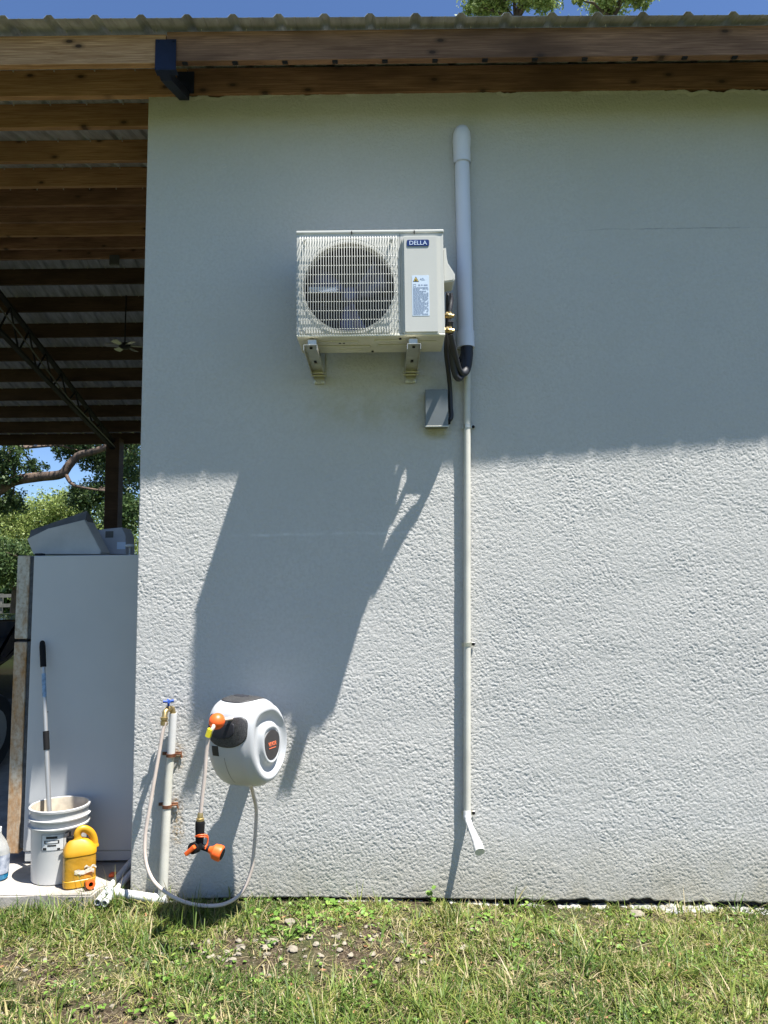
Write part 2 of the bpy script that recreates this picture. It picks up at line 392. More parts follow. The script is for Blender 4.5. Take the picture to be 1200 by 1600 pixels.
X, Y = np.meshgrid(xs, ys); Z = gh(X, Y)
idx = np.arange(X.size).reshape(X.shape)
F = np.stack([idx[:-1, :-1], idx[:-1, 1:], idx[1:, 1:], idx[1:, :-1]], -1).reshape(-1, 4)
g = obj('ground', npmesh('ground', np.stack([X, Y, Z], -1).reshape(-1, 3), F), M_ground, smooth=180); tag(g, kind='structure')

sb = NB(); pts = []
for i in range(61):
    x = -9+ (7.52)*i/60
    pts.append((x, -.060 + .010*sin(x*5) + rng.uniform(-.006, .006)))
poly = pts + [(-1.47, .02), (-1.36, .14), (-1.33, .30), (-1.33, 9.6), (-9, 9.6)]
prism(sb, poly, Matrix.Translation((0, 0, -.06)), .108, .008)
tag(obj('concrete_slab', sb, M_conc), kind='structure')
rb = NB(); box(rb, (-60, 21.0, -.02), (-3, 25.5, .004)); tag(obj('driveway', rb, M_road), kind='structure')

# ------------------------------------------------------------------ building
bld = thing('stucco_building', 'white rough stucco building wall in the sun under the metal eave', 'building', (-1.308, 0, 0))
def wall_bottom(x): return .014 - .028*max(0, x+.3) if x < 2.6 else -.05
X0, X1 = -1.308, 5.2
gx_ = np.concatenate([np.arange(X0, 2.35, .0040), np.arange(2.35, X1+.01, .02)]); nx, nz = len(gx_)-1, 1080
gx2 = gx_[None, :].repeat(nz+1, 0); zb = (-.004 - .0215*np.maximum(0, gx_+.3)); zb = np.where(gx_ < 2.6, zb, -.07)
rag = np.clip((gx_-.3)/.8, .25, 1)
zb = zb + ((vnoise(gx_+5, gx_*0+.3, 9, 5)-.5)*.024 + (vnoise(gx_+5, gx_*0+.3, 34, 6)-.5)*.016)*rag
zt = 4.340 + (vnoise(gx_+5, gx_*0+2.3, 4, 7)-.5)*.045 + (vnoise(gx_+5, gx_*0+2.3, 17, 8)-.5)*.034 + (vnoise(gx_+5, gx_*0+2.3, 55, 9)-.5)*.012
gt = (np.arange(nz+1)/nz)[:, None]; gz2 = zb[None, :] + (zt-zb)[None, :]*gt
def relief(x, z):
    """dash coat: flattened blobs with sharp hollows between them, running slightly downhill to the right"""
    c_, s_ = cos(R(27)), sin(R(27)); u = x*c_ - z*s_ + 20; v_ = x*s_ + z*c_ + 20
    wu = (vnoise(u, v_, 50, 71)-.5)*.010; wv_ = (vnoise(u, v_, 54, 72)-.5)*.008
    a_ = vnoise(u+wu, (v_+wv_)*1.25, 132, 73)*.55 + vnoise(u*.72+v_*.69+wu, v_*.72-u*.69+wv_, 168, 74)*.45
    f_ = vnoise(u*.5+v_*.86, v_*.5-u*.86, 170, 75)
    sm = lambda t, lo, hi: (lambda q: q*q*(3-2*q))(np.clip((t-lo)/(hi-lo), 0, 1))
    amp = .85 + .35*sm(vnoise(u, v_*1.6, 4.5, 76)*.6+vnoise(u, v_*1.6, 8, 77)*.4, .3, .75)
    return (sm(a_, .33, .54)*.00160 + f_*.0005)*amp + (vnoise(x*1.4+z*.5+9, z*8.5-x*1.6+30, 1., 79)-.5)*.0018 + (vnoise(x+9, z+9, 12, 78)-.5)*.0007
gy2 = .004 - relief(gx2, gz2) + (vnoise(gx2+3, gz2+3, 1.1, 9)-.5)*.008
gy2[-6:] -= (np.linspace(0, 1, 6)[:, None]*.010*vnoise(gx_+5, gx_*0+4.3, 12, 19)[None, :]); gy2[0] += .006; gy2[:, 0] = .006
V = np.stack([gx2, gy2, gz2], -1).reshape(-1, 3); idx = np.arange(len(V)).reshape(nz+1, nx+1)
F = [np.stack([idx[:-1, :-1], idx[:-1, 1:], idx[1:, 1:], idx[1:, :-1]], -1).reshape(-1, 4)]
# returns to the substrate on the bottom, the top and the corner
n0 = len(V); bot = V[idx[0]].copy(); bot[:, 1] = .05; top = V[idx[-1]].copy(); top[:, 1] = .05; lef = V[idx[:, 0]].copy(); lef[:, 1] = .05
V = np.concatenate([V, bot, top, lef]); ib = n0+np.arange(nx+1); it = ib+nx+1; il = n0+2*(nx+1)+np.arange(nz+1)
F.append(np.stack([idx[0, :-1], ib[:-1], ib[1:], idx[0, 1:]], -1)); F.append(np.stack([idx[-1, :-1], idx[-1, 1:], it[1:], it[:-1]], -1))
F.append(np.stack([idx[:-1, 0], idx[1:, 0], il[1:], il[:-1]], -1))
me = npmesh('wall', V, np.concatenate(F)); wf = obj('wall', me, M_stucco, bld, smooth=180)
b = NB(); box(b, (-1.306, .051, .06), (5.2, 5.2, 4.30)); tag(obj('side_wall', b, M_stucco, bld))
b = NB(); box(b, (-1.29, .052, -.25), (5.2, 5.18, .059)); obj('foundation', b, M_found, bld)
# ragged plaster squeezed out along the foot of the wall
def lump(bm, c, s, seed, sub=2):
    from mathutils import noise as mn
    t = bmesh.new(); bmesh.ops.create_icosphere(t, subdivisions=sub, radius=1)
    r_ = random.Random(seed); o = Vector((r_.uniform(0, 9), r_.uniform(0, 9), r_.uniform(0, 9)))
    for v in t.verts:
        k = 1 + .45*mn.noise(v.co*1.3+o) + .2*mn.noise(v.co*3.5+o)
        v.co = Vector((v.co.x*s[0]*k, v.co.y*s[1]*k, v.co.z*s[2]*k))
    return merge(bm, t, Matrix.Translation(c) @ Matrix.Rotation(r_.uniform(0, 6), 4, 'Z') if s[0] < .03 else Matrix.Translation(c))
sx = np.arange(-1.29, 4.6, .006); rows = []
n1 = vnoise(sx+4, sx*0+1.1, 5, 81); n2 = vnoise(sx+4, sx*0+1.1, 19, 82); n3 = vnoise(sx+4, sx*0+1.1, 60, 83)
wd_ = np.clip((sx-.2)/1.2, .12, 1); top_ = gh(sx, sx*0-.02) - .004 + (.020*n1 + .014*(n2-.5) + .010*(n3-.5))*(.35+.65*wd_)
out_ = -.004 - (.012 + .075*np.clip(n1-.35, 0, 1) + .022*n2 + .012*n3)*wd_
for q, (fy, fz) in enumerate(((0, 0), (.35, .0), (.75, -.002), (1.0, -.007), (1.02, -.030))):
    jit = (vnoise(sx+2, sx*0+q*.37, 75, 84+q)-.5)
    rows.append(np.stack([sx, .030 + (out_-.030)*fy + jit*.006, top_ + fz + jit*.006*(q > 0)], -1))
rows = np.stack(rows, 0); V = rows.reshape(-1, 3); idx = np.arange(len(V)).reshape(rows.shape[:2])
obj('plaster_skirt', npmesh('skirt', V, np.stack([idx[:-1, :-1], idx[1:, :-1], idx[1:, 1:], idx[:-1, 1:]], -1).reshape(-1, 4)), M_ragged, bld, smooth=40)

# ------------------------------------------------------------------ pole barn
barn = thing('pole_barn', 'open pole barn with a ribbed metal roof on rows of brown wooden purlins', 'barn', (-4.85, 9.25, 0))
RY, EY, FY = 4.62, -.49, 9.62
def zr(y):       # underside of the roofing
    return 4.500 + .25*y if y <= RY else 4.500 + .25*RY - .25*(y-RY)
RX = -.043
def roof_sheet(y0, y1, skew=0.):
    b = NB(); prof = []
    nrib = 64; x0 = RX - .2286*40
    for k in range(nrib):
        xr = x0 + .2286*k
        for dx, dz in ((-.028, 0), (-.011, .020), (.011, .020), (.028, 0), (.075, 0), (.080, .003), (.086, 0), (.142, 0), (.148, .003), (.153, 0)): prof.append((xr+dx, dz))
    prof = [p for p in prof if p[0] < 5.4]
    rows = []
    for yy in np.linspace(y0, y1, 6):
        row = []
        for x, dz in prof:
            y = yy
            if yy == y0 and skew: y = y0 + skew*(x-.5)
            row.append(b.verts.new((x, y, zr(y)+dz + (.018 if (yy == y0 and skew) else 0) )))
        rows.append(row)
    for r0, r1 in zip(rows, rows[1:]):
        for a, c, d, e in zip(r0, r0[1:], r1[1:], r1): b.faces.new([a, c, d, e])
    o = obj('roof_panel', b, M_roof, barn); md = o.modifiers.new('thick', 'SOLIDIFY'); md.thickness = .0015; md.offset = 1
    return o
roof_sheet(EY, RY, .0103); roof_sheet(RY+.002, FY)
b = NB()
tube(b, [(-9.2, RY, zr(RY)+.03), (5.35, RY, zr(RY)+.03)], .05, 8); obj('ridge_cap', b, M_roof, barn)
def purlin(y, m=M_wood, h=.155, x0=-9.1, x1=5.3, t=.038, dz=0, name='purlin'):
    b = NB(); z1 = zr(y)-.004+dz
    n_ = 16; pr = []
    box(b, (x0, y, z1-h), (x1, y+t, z1), .002, 1)
    o = obj(name, b, m, barn); return o
P_near = [-.415, -.015, .44, 1.06, 1.64, 2.18, 2.72, 3.26, 3.85, 4.40]
P_far = [4.95, 5.5, 6.08, 6.66, 7.24, 7.82, 8.40, 8.96, 9.45]
beam_cut = -1.085
first = True
for i, y in enumerate(P_near):
    m = [M_wood, M_wood2, M_wood, M_wood, M_wood, M_wood2, M_wood2, M_wood, M_wood2, M_wood2][i]
    if i == 0:       # the eave beam is two lengths butted behind the bracket
        o = purlin(y, M_wood, .158, -9.1, beam_cut-.002, dz=-.014, name='eave_beam'); purlin(y, M_wood2, .162, beam_cut+.002, 5.3, dz=0, name='eave_beam')
    elif i == 1:
        purlin(y, M_wood, .158, -9.1, beam_cut-.002); purlin(y, M_wood2, .155, beam_cut+.002, 5.3)
    else: purlin(y, m)
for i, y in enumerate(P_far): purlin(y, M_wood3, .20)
# screw points coming through the roofing beside the purlins
b = NB()
for y in P_near[1:] + P_far:
    side = .062
    for k in range(-38, 0):
        x = RX + .2286*k + .04
        if x > -1.3 and y > -.2: continue
        yy = y - .022 + rng.uniform(-.004, .004); z = zr(yy)
        tube(b, [(x, yy, z), (x, yy, z-.026)], .0045, 5)
for k in range(-38, 24):
    x = RX+.2286*k + .055; yy = -.43; tube(b, [(x, yy, zr(yy)), (x, yy, zr(yy)-.012)], .003, 5)
o = obj('screw_points', b, M_galv, barn); o['kind'] = 'stuff'
# small dark clips under the eave beam
for k in range(18):
    x = -.99 + .255*k; b = NB(); box(b, (x-.014, -.413, zr(-.4)-.1775), (x+.014, -.39, zr(-.4)-.1705), .002, 1); obj('beam_clip', b, M_black, barn)
# truss ends on the near side: plate, sloping channel, plate
b = NB()
box(b, (-1.138, -.424, 4.185), (-1.032, -.418, 4.345), .001, 1); box(b, (-1.138, -.424, 4.178), (-1.03, -.38, 4.185))
for px in (-1.126, -1.046): box(b, (px, -.428, 4.33), (px+.006, -.424, 4.337))
obj('truss_plate', b, M_steel, barn)
b = NB()
box(b, (-1.140, -.026, 4.335), (-1.045, -.019, 4.465), .001, 1)
for px in (-1.11, -1.06): box(b, (px, -.030, 4.45), (px+.006, -.026, 4.456))
obj('truss_plate', b, M_steel, barn)
b = NB()
for (ya, yb, za, zb) in ((-.40, .42, 4.165, 4.315),):
    for s in (-1, 1):
        v = [(-1.085+s*.035, ya, za), (-1.085+s*.035, yb, zb+.06), (-1.085+s*.035, yb, zb), (-1.085+s*.035, ya+.06, za-.01)]
    t = NB()
M_ = Matrix.Translation((-1.125, 0, 0)) @ Matrix(((0,0,1,0),(1,0,0,0),(0,1,0,0),(0,0,0,1)))
prism(b, [(-.418, 4.18), (-.36, 4.165), (-.02, 4.295), (-.02, 4.345), (-.38, 4.205), (-.418, 4.20)], M_, .055)
obj('truss_end', b, M_steel, barn)
def truss(Xt):
    b = NB(); ch = []
    sgn = [(.1, RY), (9.3, RY)]
    for ya, yb in sgn:
        tp = [(Xt, ya, zr(ya)-.30), (Xt, yb, zr(yb)-.19)]
        bt = [(Xt, ya, zr(ya)-.42), (Xt, yb, zr(yb)-.70)]
        for q in (tp, bt):
            A, B = Vector(q[0]), Vector(q[1]); d = (B-A); L_ = d.length; d.normalize(); mm = axisM(A, d, (1,0,0))
            box(b, (-.035, -.02, 0), (.035, .02, L_), .003, 1, mm)
        n_ = 9
        for k in range(n_):
            f0, f1 = k/n_, (k+.5)/n_; f2 = (k+1)/n_
            pt = lambda q, f: Vector(q[0]).lerp(Vector(q[1]), f)
            tube(b, [pt(bt, f0), pt(tp, f1)], .014, 6); tube(b, [pt(tp, f1), pt(bt, f2)], .014, 6)
    return b
tr = obj('truss', truss(-4.85), M_black, barn)
b = NB()
for ya, yb in ((9.25, 5.0), (9.25, RY)):
    pass
tube(b, [(-4.80, 9.2, 4.10), (-4.80, 7.08, 4.50), (-4.80, 5.1, 5.10), (-4.80, RY, 5.20)], .011, 6); obj('tie_rod', b, M_rod, barn)
for x, y in ((-4.85, 9.25), (-4.85, .35)):
    if y < 1: continue
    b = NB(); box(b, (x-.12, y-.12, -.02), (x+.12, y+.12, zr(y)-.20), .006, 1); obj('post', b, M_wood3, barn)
b = NB(); box(b, (-8.72, 9.13, -.02), (-8.48, 9.37, 4.1), .006, 1); obj('post', b, M_wood2, barn)
b = NB(); box(b, (-8.72, .2, -.02), (-8.48, .44, 4.3), .006, 1); obj('post', b, M_wood2, barn)
b = NB(); p = W(175, 402, 4.3); box(b, (p.x-.055, 4.36, p.z-.06), (p.x+.055, 4.398, p.z+.06), .006, 2); obj('electrical_box', b, M_rod, barn)

# ceiling fan hanging inside
p = W(195, 541, 5.48)
fan = thing('ceiling_fan', 'small dark ceiling fan hanging on a long rod inside the barn', 'ceiling fan', tuple(p))
b = NB(); tube(b, [(p.x, 5.48, zr(5.48)-.01), (p.x, 5.48, p.z+.04)], .009, 6); obj('downrod', b, M_black, fan)
b = NB(); lathe(b, [(0, .05), (.04, .045), (.07, .02), (.075, -.01), (.05, -.03), (0, -.04)], Matrix.Translation(p), 20); obj('motor', b, M_black, fan, 40)
for k in range(6):
    a = pi*k/3+.25; b = NB(); mm = Matrix.Translation(p) @ Matrix.Rotation(a, 4, 'Z') @ Matrix.Rotation(R(14), 4, 'X')
    prism(b, [(.06, -.015), (.10, -.035), (.235, -.045), (.25, 0), (.235, .045), (.10, .03), (.06, .015)], mm, .008); obj('blade', b, mat('satin fan blade', (.30, .30, .31), .25, .3) if k == 0 else bpy.data.materials['satin fan blade'], fan)

# ------------------------------------------------------------------ outdoor AC unit
AX0, AX1, AYF, AYB, AZ0, AZ1 = -.417, .308, -.42, -.17, 2.775, 3.315
ac = thing('air_conditioner', 'ivory outdoor air conditioner unit with round fan grille bracketed high on the wall', 'air conditioner', ((AX0+AX1)/2, (AYF+AYB)/2, AZ0))
fc = Vector((-.160, 0, 3.028)); FR = .224
def ring_face(b, x0, x1, z0, z1, c, r, y, n=64):
    """flat panel with a round hole"""
    inn = []; out = []
    for k in range(n):
        a = 2*pi*k/n; inn.append(b.verts.new((c.x+r*cos(a), y, c.z+r*sin(a))))
        dx, dz = cos(a), sin(a); t = min(((x1-c.x)/dx if dx > 1e-9 else 1e9), ((x0-c.x)/dx if dx < -1e-9 else 1e9), ((z1-c.z)/dz if dz > 1e-9 else 1e9), ((z0-c.z)/dz if dz < -1e-9 else 1e9))
        out.append(b.verts.new((c.x+dx*t, y, c.z+dz*t)))
    for k in range(n): b.faces.new([inn[k], inn[(k+1)%n], out[(k+1)%n], out[k]])
    for cx, cz in ((x0,z0),(x0,z1),(x1,z0),(x1,z1)):
        k = min(range(n), key=lambda i: 0) 
        qs = sorted(range(n), key=lambda i: (out[i].co.x-cx)**2+(out[i].co.z-cz)**2)
        onx = [i for i in qs if abs(out[i].co.x-cx) < 1e-6][0]; onz = [i for i in qs if abs(out[i].co.z-cz) < 1e-6][0]
        if onx != onz: b.faces.new([b.verts.new((cx, y, cz)), out[onx], out[onz]])
    return inn
b = NB(); inn = ring_face(b, AX0, .092, AZ0+.012, AZ1-.014, fc, FR, AYF+.004)
back = [b.verts.new(Vector((v.co.x, AYF+.055, v.co.z)) ) for v in inn]
for k in range(len(inn)): b.faces.new([inn[k], inn[(k+1)%64], back[(k+1)%64], back[k]])
# sides, back
box(b, (AX0, AYF+.005, AZ0+.012), (AX0+.004, AYB, AZ1-.014)); box(b, (AX0+.005, AYB-.004, AZ0+.012), (AX1-.001, AYB, AZ1-.014))
box(b, (.0925, AYF+.004, AZ0+.012), (AX1, AYB-.005, AZ1-.014), .004, 2)
obj('cabinet', b, M_white, ac, 30)
b = NB(); box(b, (AX0-.004, AYF-.001, AZ1-.014), (AX1+.003, AYB+.003, AZ1+.003), .005, 2); 
obj('top_lid', b, M_white, ac, 40)
for xx in (-.145, .165):
    b = NB(); box(b, (xx-.002, AYF-.006, AZ1-.022), (xx+.002, AYF-.001, AZ1-.004)); tube(b, [(xx, AYF-.004, AZ1-.012), (xx, AYF+.001, AZ1-.012)], .004, 8); obj('lid_screw', b, M_black, ac)

b = NB(); box(b, (AX0+.0, AYF+.0, AZ0-.001), (AX1, AYB, AZ0+.0115), .003, 1)
for xa, xb, ya, yb in ((-.34, -.12, -.36, -.33), (-.34, -.06, -.29, -.25), (-.04, .12, -.37, -.34), (-.02, .13, -.30, -.23), (.17, .27, -.35, -.30), (-.22, -.1, -.24, -.20)):
    box(b, (xa, ya, AZ0-.006), (xb, yb, AZ0-.0015), .002, 2)
obj('base_pan', b, M_base, ac, 40)
for x, y in ((-.21, -.34), (-.19, -.34), (-.05, -.2), (.09, -.39)):
    b = NB(); tube(b, [(x, y, AZ0-.008), (x, y, AZ0-.002)], .006, 8); obj('drain_hole', b, M_dark, ac)
# dark chamber
b = NB(); lathe(b, [(FR+.004, -.002), (FR+.004, .12), (0, .12)], axisM((fc.x, AYF+.056, fc.z), (0, 1, 0)), 48); obj('fan_chamber', b, M_dark, ac, 40)
# coil fins, the sunlight on them put into their pale colour
b = NB()
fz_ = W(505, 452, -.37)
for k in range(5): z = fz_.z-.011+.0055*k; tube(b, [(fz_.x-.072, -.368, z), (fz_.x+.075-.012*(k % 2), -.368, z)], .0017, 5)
obj('sunlit_fins', b, M_badgew, ac)
fp = thing('fan', None, None); 
bpy.data.objects.remove(fp)
b = NB(); mm = axisM((fc.x, AYF+.115, fc.z), (0, -1, 0), (1, 0, 0))
lathe(b, [(0, .035), (.03, .033), (.042, .02), (.045, -.02), (0, -.02)], mm, 24); hub = obj('fan_hub', b, M_blade, ac, 40)
for k in range(3):
    b = NB(); rows = []
    for i in range(9):
        r = .04 + (FR-.055)*i/8; a0 = 2*pi*k/3 + .25*i/8 + .35; wd = .95 - .25*i/8
        rows.append([b.verts.new(mm @ Vector((r*cos(a0+wd*(j/8-.5)), r*sin(a0+wd*(j/8-.5)), (j/8-.5)*.05 + .006*sin(j)))) for j in range(9)])
    for p0, p1 in zip(rows, rows[1:]):
        for j in range(8): b.faces.new([p0[j], p0[j+1], p1[j+1], p1[j]])
    o = obj('blade', b, M_blade, hub, 60); md = o.modifiers.new('thick', 'SOLIDIFY'); md.thickness = .002
# wire guard
b = NB(); gx0, gx1, gz0, gz1, gy = -.404, .080, 2.790, 3.280, AYF-.024
nv = 37
for k in range(nv+1):
    x = gx0+.006 + (gx1-gx0-.012)*k/nv
    tube(b, [(x, AYF+.004, gz1+.001), (x, gy+.006, gz1-.004), (x, gy, gz1-.014), (x, gy, gz0+.014), (x, gy+.006, gz0+.004), (x, AYF+.004, gz0-.001)], .0018, 5)
for k in range(11):
    z = gz1-.016 - (gz1-gz0-.032)*k/10
    tube(b, [(gx0, AYF+.004, z), (gx0+.002, gy+.010, z), (gx0+.012, gy+.0035, z), (gx1-.012, gy+.0035, z), (gx1-.002, gy+.010, z), (gx1, AYF+.004, z)], .0017, 5)
for rr in (FR+.003, FR+.012):
    tube(b, [(fc.x+rr*cos(2*pi*k/48), gy+.007 if rr > FR+.01 else AYF-.002, fc.z+rr*sin(2*pi*k/48)) for k in range(49)], .0019, 5, False)
for x in (gx0+.028, gx1-.03):
    for z in (gz1-.022,): tube(b, [(x, gy-.006, z), (x, AYF, z)], .006, 8)
obj('fan_guard', b, M_white, ac, 60)
# raised service panel
b = NB(); pm = axisM((.193, AYF+.003, 3.030), (0, -1, 0), (1, 0, 0))
prism(b, rrect(.178, .500, .012), pm, .022, .009); pn = obj('service_panel', b, M_white, ac, 35)
b = NB(); box(b, (.104, AYF-.006, 2.7765), (.286, AYF+.003, 2.7805)); obj('panel_lip', b, M_base, pn)
# badge
bm_ = axisM((.1815, AYF-.0195, 3.2375), (0, -1, 0), (1, 0, 0))
b = NB(); prism(b, rrect(.110, .034, .008), bm_, .002, .0006); bd = obj('badge', b, M_navy, pn)
text('lettering', 'DELLA', .030, bm_ @ Matrix.Translation((0, -.001, .0026)), M_badgew, bd, width=.086)
# rating label
lm = axisM((.191, AYF-.0193, 2.970), (0, -1, 0), (1, 0, 0))
b = NB(); prism(b, rrect(.084, .205, .003), lm, .0006); lab = obj('rating_label', b, M_label, pn)
b = NB(); prism(b, [(-.037, .070), (-.008, .070), (-.0225, .097)], lm @ Matrix.Translation((0, 0, .0007)), .0003); o = obj('warning_triangle', b, M_inkb, lab)
b = NB(); prism(b, [(-.0325, .0725), (-.0125, .0725), (-.0225, .0915)], lm @ Matrix.Translation((0, 0, .0012)), .0003); obj('triangle_fill', b, M_yel, lab)
b = NB(); prism(b, [(-.027, .0745), (-.018, .0745), (-.0175, .079), (-.0205, .081), (-.0225, .087), (-.0245, .081), (-.0275, .079)], lm @ Matrix.Translation((0, 0, .0017)), .0003); obj('flame_mark', b, M_inkb, lab)
text('lettering', 'A2L', .015, lm @ Matrix.Translation((.009, .083, .0009)), M_ink, lab)
b = NB(); r_ = random.Random(3)
def inkbar(x0, y0, x1, y1): prism(b, [(x0, y0), (x1, y0), (x1, y1), (x0, y1)], lm @ Matrix.Translation((0, 0, .0008)), .0002)
for q in ((-.036, .046, -.022, .048), (-.036, .056, -.022, .058), (-.036, .048, -.034, .056), (-.024, .048, -.022, .056), (-.012, .048, -.002, .056), (.002, .050, .010, .056), (.015, .049, .034, .056)): inkbar(*q)
y = .040
while y > -.098:
    x = -.037
    while x < .034:
        L_ = r_.uniform(.004, .014)
        if r_.random() < .86 or x < -.01: inkbar(x, y, min(x+L_, .037), y+.0024)
        x += L_+.0018
    y -= .0046
obj('fine_print', b, M_ink, lab)
# cable cover on the right side
b = NB(); prism(b, [(0, 3.245), (.018, 3.250), (.021, 3.20), (.026, 3.17), (.060, 3.112), (.060, 3.085), (.050, 3.075), (0, 3.068)], Matrix.Translation((AX1, -.235, 0)) @ Matrix(((1,0,0,0),(0,0,-1,0),(0,1,0,0),(0,0,0,1))), .13, .006)
obj('cable_cover', b, M_white, ac, 35)
for z in (2.925, 2.848):
    b = NB(); lathe(b, [(0, 0), (.017, 0), (.017, .012), (.011, .014), (.011, .030), (.015, .031), (.015, .045), (.010, .047), (.009, .058), (0, .060)], axisM((AX1, -.28, z), (1, 0, 0)), 6 if z < 2.9 else 12)
    lathe(b, [(0, -.02), (.011, -.02), (.011, .012), (0, .014)], axisM((AX1+.037, -.28, z), (0, 0, -1)), 8)
    lathe(b, [(0, 0), (.008, 0), (.008, .030), (0, .031)], axisM((AX1+.022, -.28, z), (0, -1, .1)), 8)
    obj('valve', b, M_brass, ac, 30)

# wall brackets that carry it
def bracket(X, lab):
    t = thing('wall_bracket', lab, 'bracket', (X, 0, 2.70), 'steel wall brackets')
    b = NB(); yf = -.492
    box(b, (X-.030, yf, 2.709), (X+.030, -.0105, 2.712), .0005, 1)
    for e in (-1, 1): box(b, (X+e*.0315-.0015, yf, 2.684), (X+e*.0315+.0015, -.0105, 2.7115), .0004, 1)
    obj('arm', b, M_galv, t, 30)
    b = NB(); box(b, (X-.029, -.010, 2.655), (X+.029, -.004, 2.92), .001, 1); obj('wall_plate', b, M_galv, t)
    for x, z in ((-.020, 2.665), (.020, 2.665)):
        b = NB(); lathe(b, [(0, 0), (.010, 0), (.010, .008), (.005, .009), (.005, .022), (0, .022)], axisM((X+x, -.0105, z), (0, -1, 0)), 6); obj('wall_bolt', b, M_galv, t)
    for yy, zz in ((-.075, 2.698), (-.05, 2.690)):
        b = NB(); tube(b, [(X-.042, yy, zz), (X+.042, yy, zz)], .005, 8); obj('cross_bolt', b, M_galv, t)
    b = NB(); box(b, (X-.007, -.25, 2.7075), (X+.007, -.19, 2.7085)); obj('slot', b, M_black, t)
    for yy in (-.455, -.21):
        b = NB(); lathe(b, [(0, -.006), (.008, -.006), (.008, -.001), (0, -.001)], axisM((X, yy, 2.709), (0, 0, 1)), 6); obj('bolt', b, M_black if yy < -.4 else M_galv, t)
    for yy in (-.385, -.20):
        b = NB(); box(b, (X-.022, yy-.022, 2.7125), (X+.022, yy+.022, 2.7675), .004, 2); obj('rubber_foot', b, M_galv if yy < -.3 else M_rubber, t)
bracket(-.343, 'zinc steel bracket under the left end of the air conditioner')
bracket(.152, 'zinc steel bracket under the right end of the air conditioner, below the label panel')

# ------------------------------------------------------------------ line-set cover, drain pipe, boxes
cv = thing('line_cover', 'wide white plastic pipe cover running up the wall beside the air conditioner', 'pipe cover', (.457, 0, 2.84))
def dprof(wd, dp, n=10): return [(-wd/2, 0)] + [(-wd/2*cos(pi*k/n)*1.0, dp*(.35+.65*sin(pi*k/n))) for k in range(n+1)] + [(wd/2, 0)]
cc = .457
b = NB(); prism(b, dprof(.080, .066), axisM((cc, -.002, 2.86), (0, 0, 1), (1, 0, 0)) @ Matrix.Diagonal((1, -1, 1, 1)), 1.06); obj('duct', b, M_pvc, cv, 40)
def hood():
    b = NB(); rows = []
    for z, s, ex in ((3.895, 1.16, 1.1), (3.99, 1.18, 1.12), (4.04, 1.24, 1.25), (4.075, 1.16, 1.2), (4.10, .92, 1.0), (4.115, .55, .6)):
        rows.append([b.verts.new((cc+x*s, -.002-y*ex, z)) for x, y in dprof(.080, .066)])
    for r0, r1 in zip(rows, rows[1:]):
        for j in range(len(r0)-1): b.faces.new([r0[j], r0[j+1], r1[j+1], r1[j]])
    b.faces.new(rows[-1]); return b
obj('hood', hood(), M_pvc, cv, 60)
b = NB(); prism(b, dprof(.092, .074), axisM((cc-.002, -.0015, 2.842), (0, 0, 1), (1, 0, 0)) @ Matrix.Diagonal((1, -1, 1, 1)), .092, .002); obj('coupling', b, M_pvc, cv, 40)
for x, z in ((-.034, 2.878), (.034, 2.878), (-.032, 3.925), (.030, 3.925)):
    b = NB(); lathe(b, [(0, 0), (.004, 0), (.003, .003), (0, .003)], axisM((cc+x, -.050, z), (x*8, -1, 0)), 8); obj('cover_screw', b, M_black, cv)

ins = thing('insulated_pipe', 'thick black foam insulated refrigerant pipe looping up into the white cover, nearest the cover', 'pipe', (.44, -.05, 2.84), 'black insulated refrigerant pipes')
b = NB(); tube(b, smooth_path([(.456, -.040, 2.90), (.456, -.040, 2.83), (.455, -.045, 2.75), (.440, -.07, 2.68), (.412, -.11, 2.655), (.385, -.16, 2.69), (.362, -.22, 2.75), (.350, -.262, 2.80), (.345, -.28, 2.835)]), [.030]*14+[.026]*50+[.020], 12) if False else None
pth = smooth_path([(.456, -.036, 2.90), (.457, -.045, 2.80), (.448, -.075, 2.715), (.425, -.12, 2.672), (.400, -.155, 2.685), (.378, -.20, 2.74), (.360, -.245, 2.79), (.347, -.278, 2.832)])
tube(b, pth, [.033 - .018*min(1, max(0, (i-8)/20)) for i in range(len(pth))], 14); obj('foam_sleeve', b, M_foam, ins, 60)
ins2 = thing('insulated_pipe', 'thinner black insulated pipe dropping from the upper brass valve behind the lower one', 'pipe', (.40, -.1, 2.65), 'black insulated refrigerant pipes')
pth = smooth_path([(.348, -.27, 2.90), (.352, -.23, 2.83), (.358, -.20, 2.76), (.372, -.165, 2.68), (.392, -.145, 2.640), (.418, -.11, 2.662), (.436, -.07, 2.74), (.440, -.035, 2.86)])
b = NB(); tube(b, pth, .0165, 12); obj('foam_sleeve', b, M_foam, ins2, 60)
for nm, pts_, lab in (('power_cable', [(.360, -.20, 3.075), (.362, -.20, 3.04), (.352, -.21, 2.97), (.338, -.20, 2.86), (.335, -.15, 2.78), (.350, -.08, 2.70), (.362, -.035, 2.62), (.364, -.030, 2.52), (.366, -.030, 2.46), (.345, -.035, 2.435)], 'black flexible power conduit running down to the grey metal box'),
                      ('control_cable', [(.345, -.21, 3.075), (.342, -.21, 3.03), (.345, -.16, 2.95), (.338, -.13, 2.88), (.350, -.09, 2.80), (.395, -.045, 2.74), (.43, -.03, 2.80), (.445, -.03, 2.86)], 'thin black control cable bent from the cable cover behind the brass valves')):
    b = NB(); tube(b, smooth_path(pts_), .0125 if nm == 'power_cable' else .010, 10); tag(obj(nm, b, M_foam, None, 60), lab, 'cable')
db = thing('disconnect_box', 'small grey stainless electrical box on the wall under the air conditioner', 'electrical box', (.285, 0, 2.505))
b = NB(); box(b, (.226, -.070, 2.402), (.346, -.004, 2.602), .003, 2); obj('cover', b, M_boxm, db, 30)
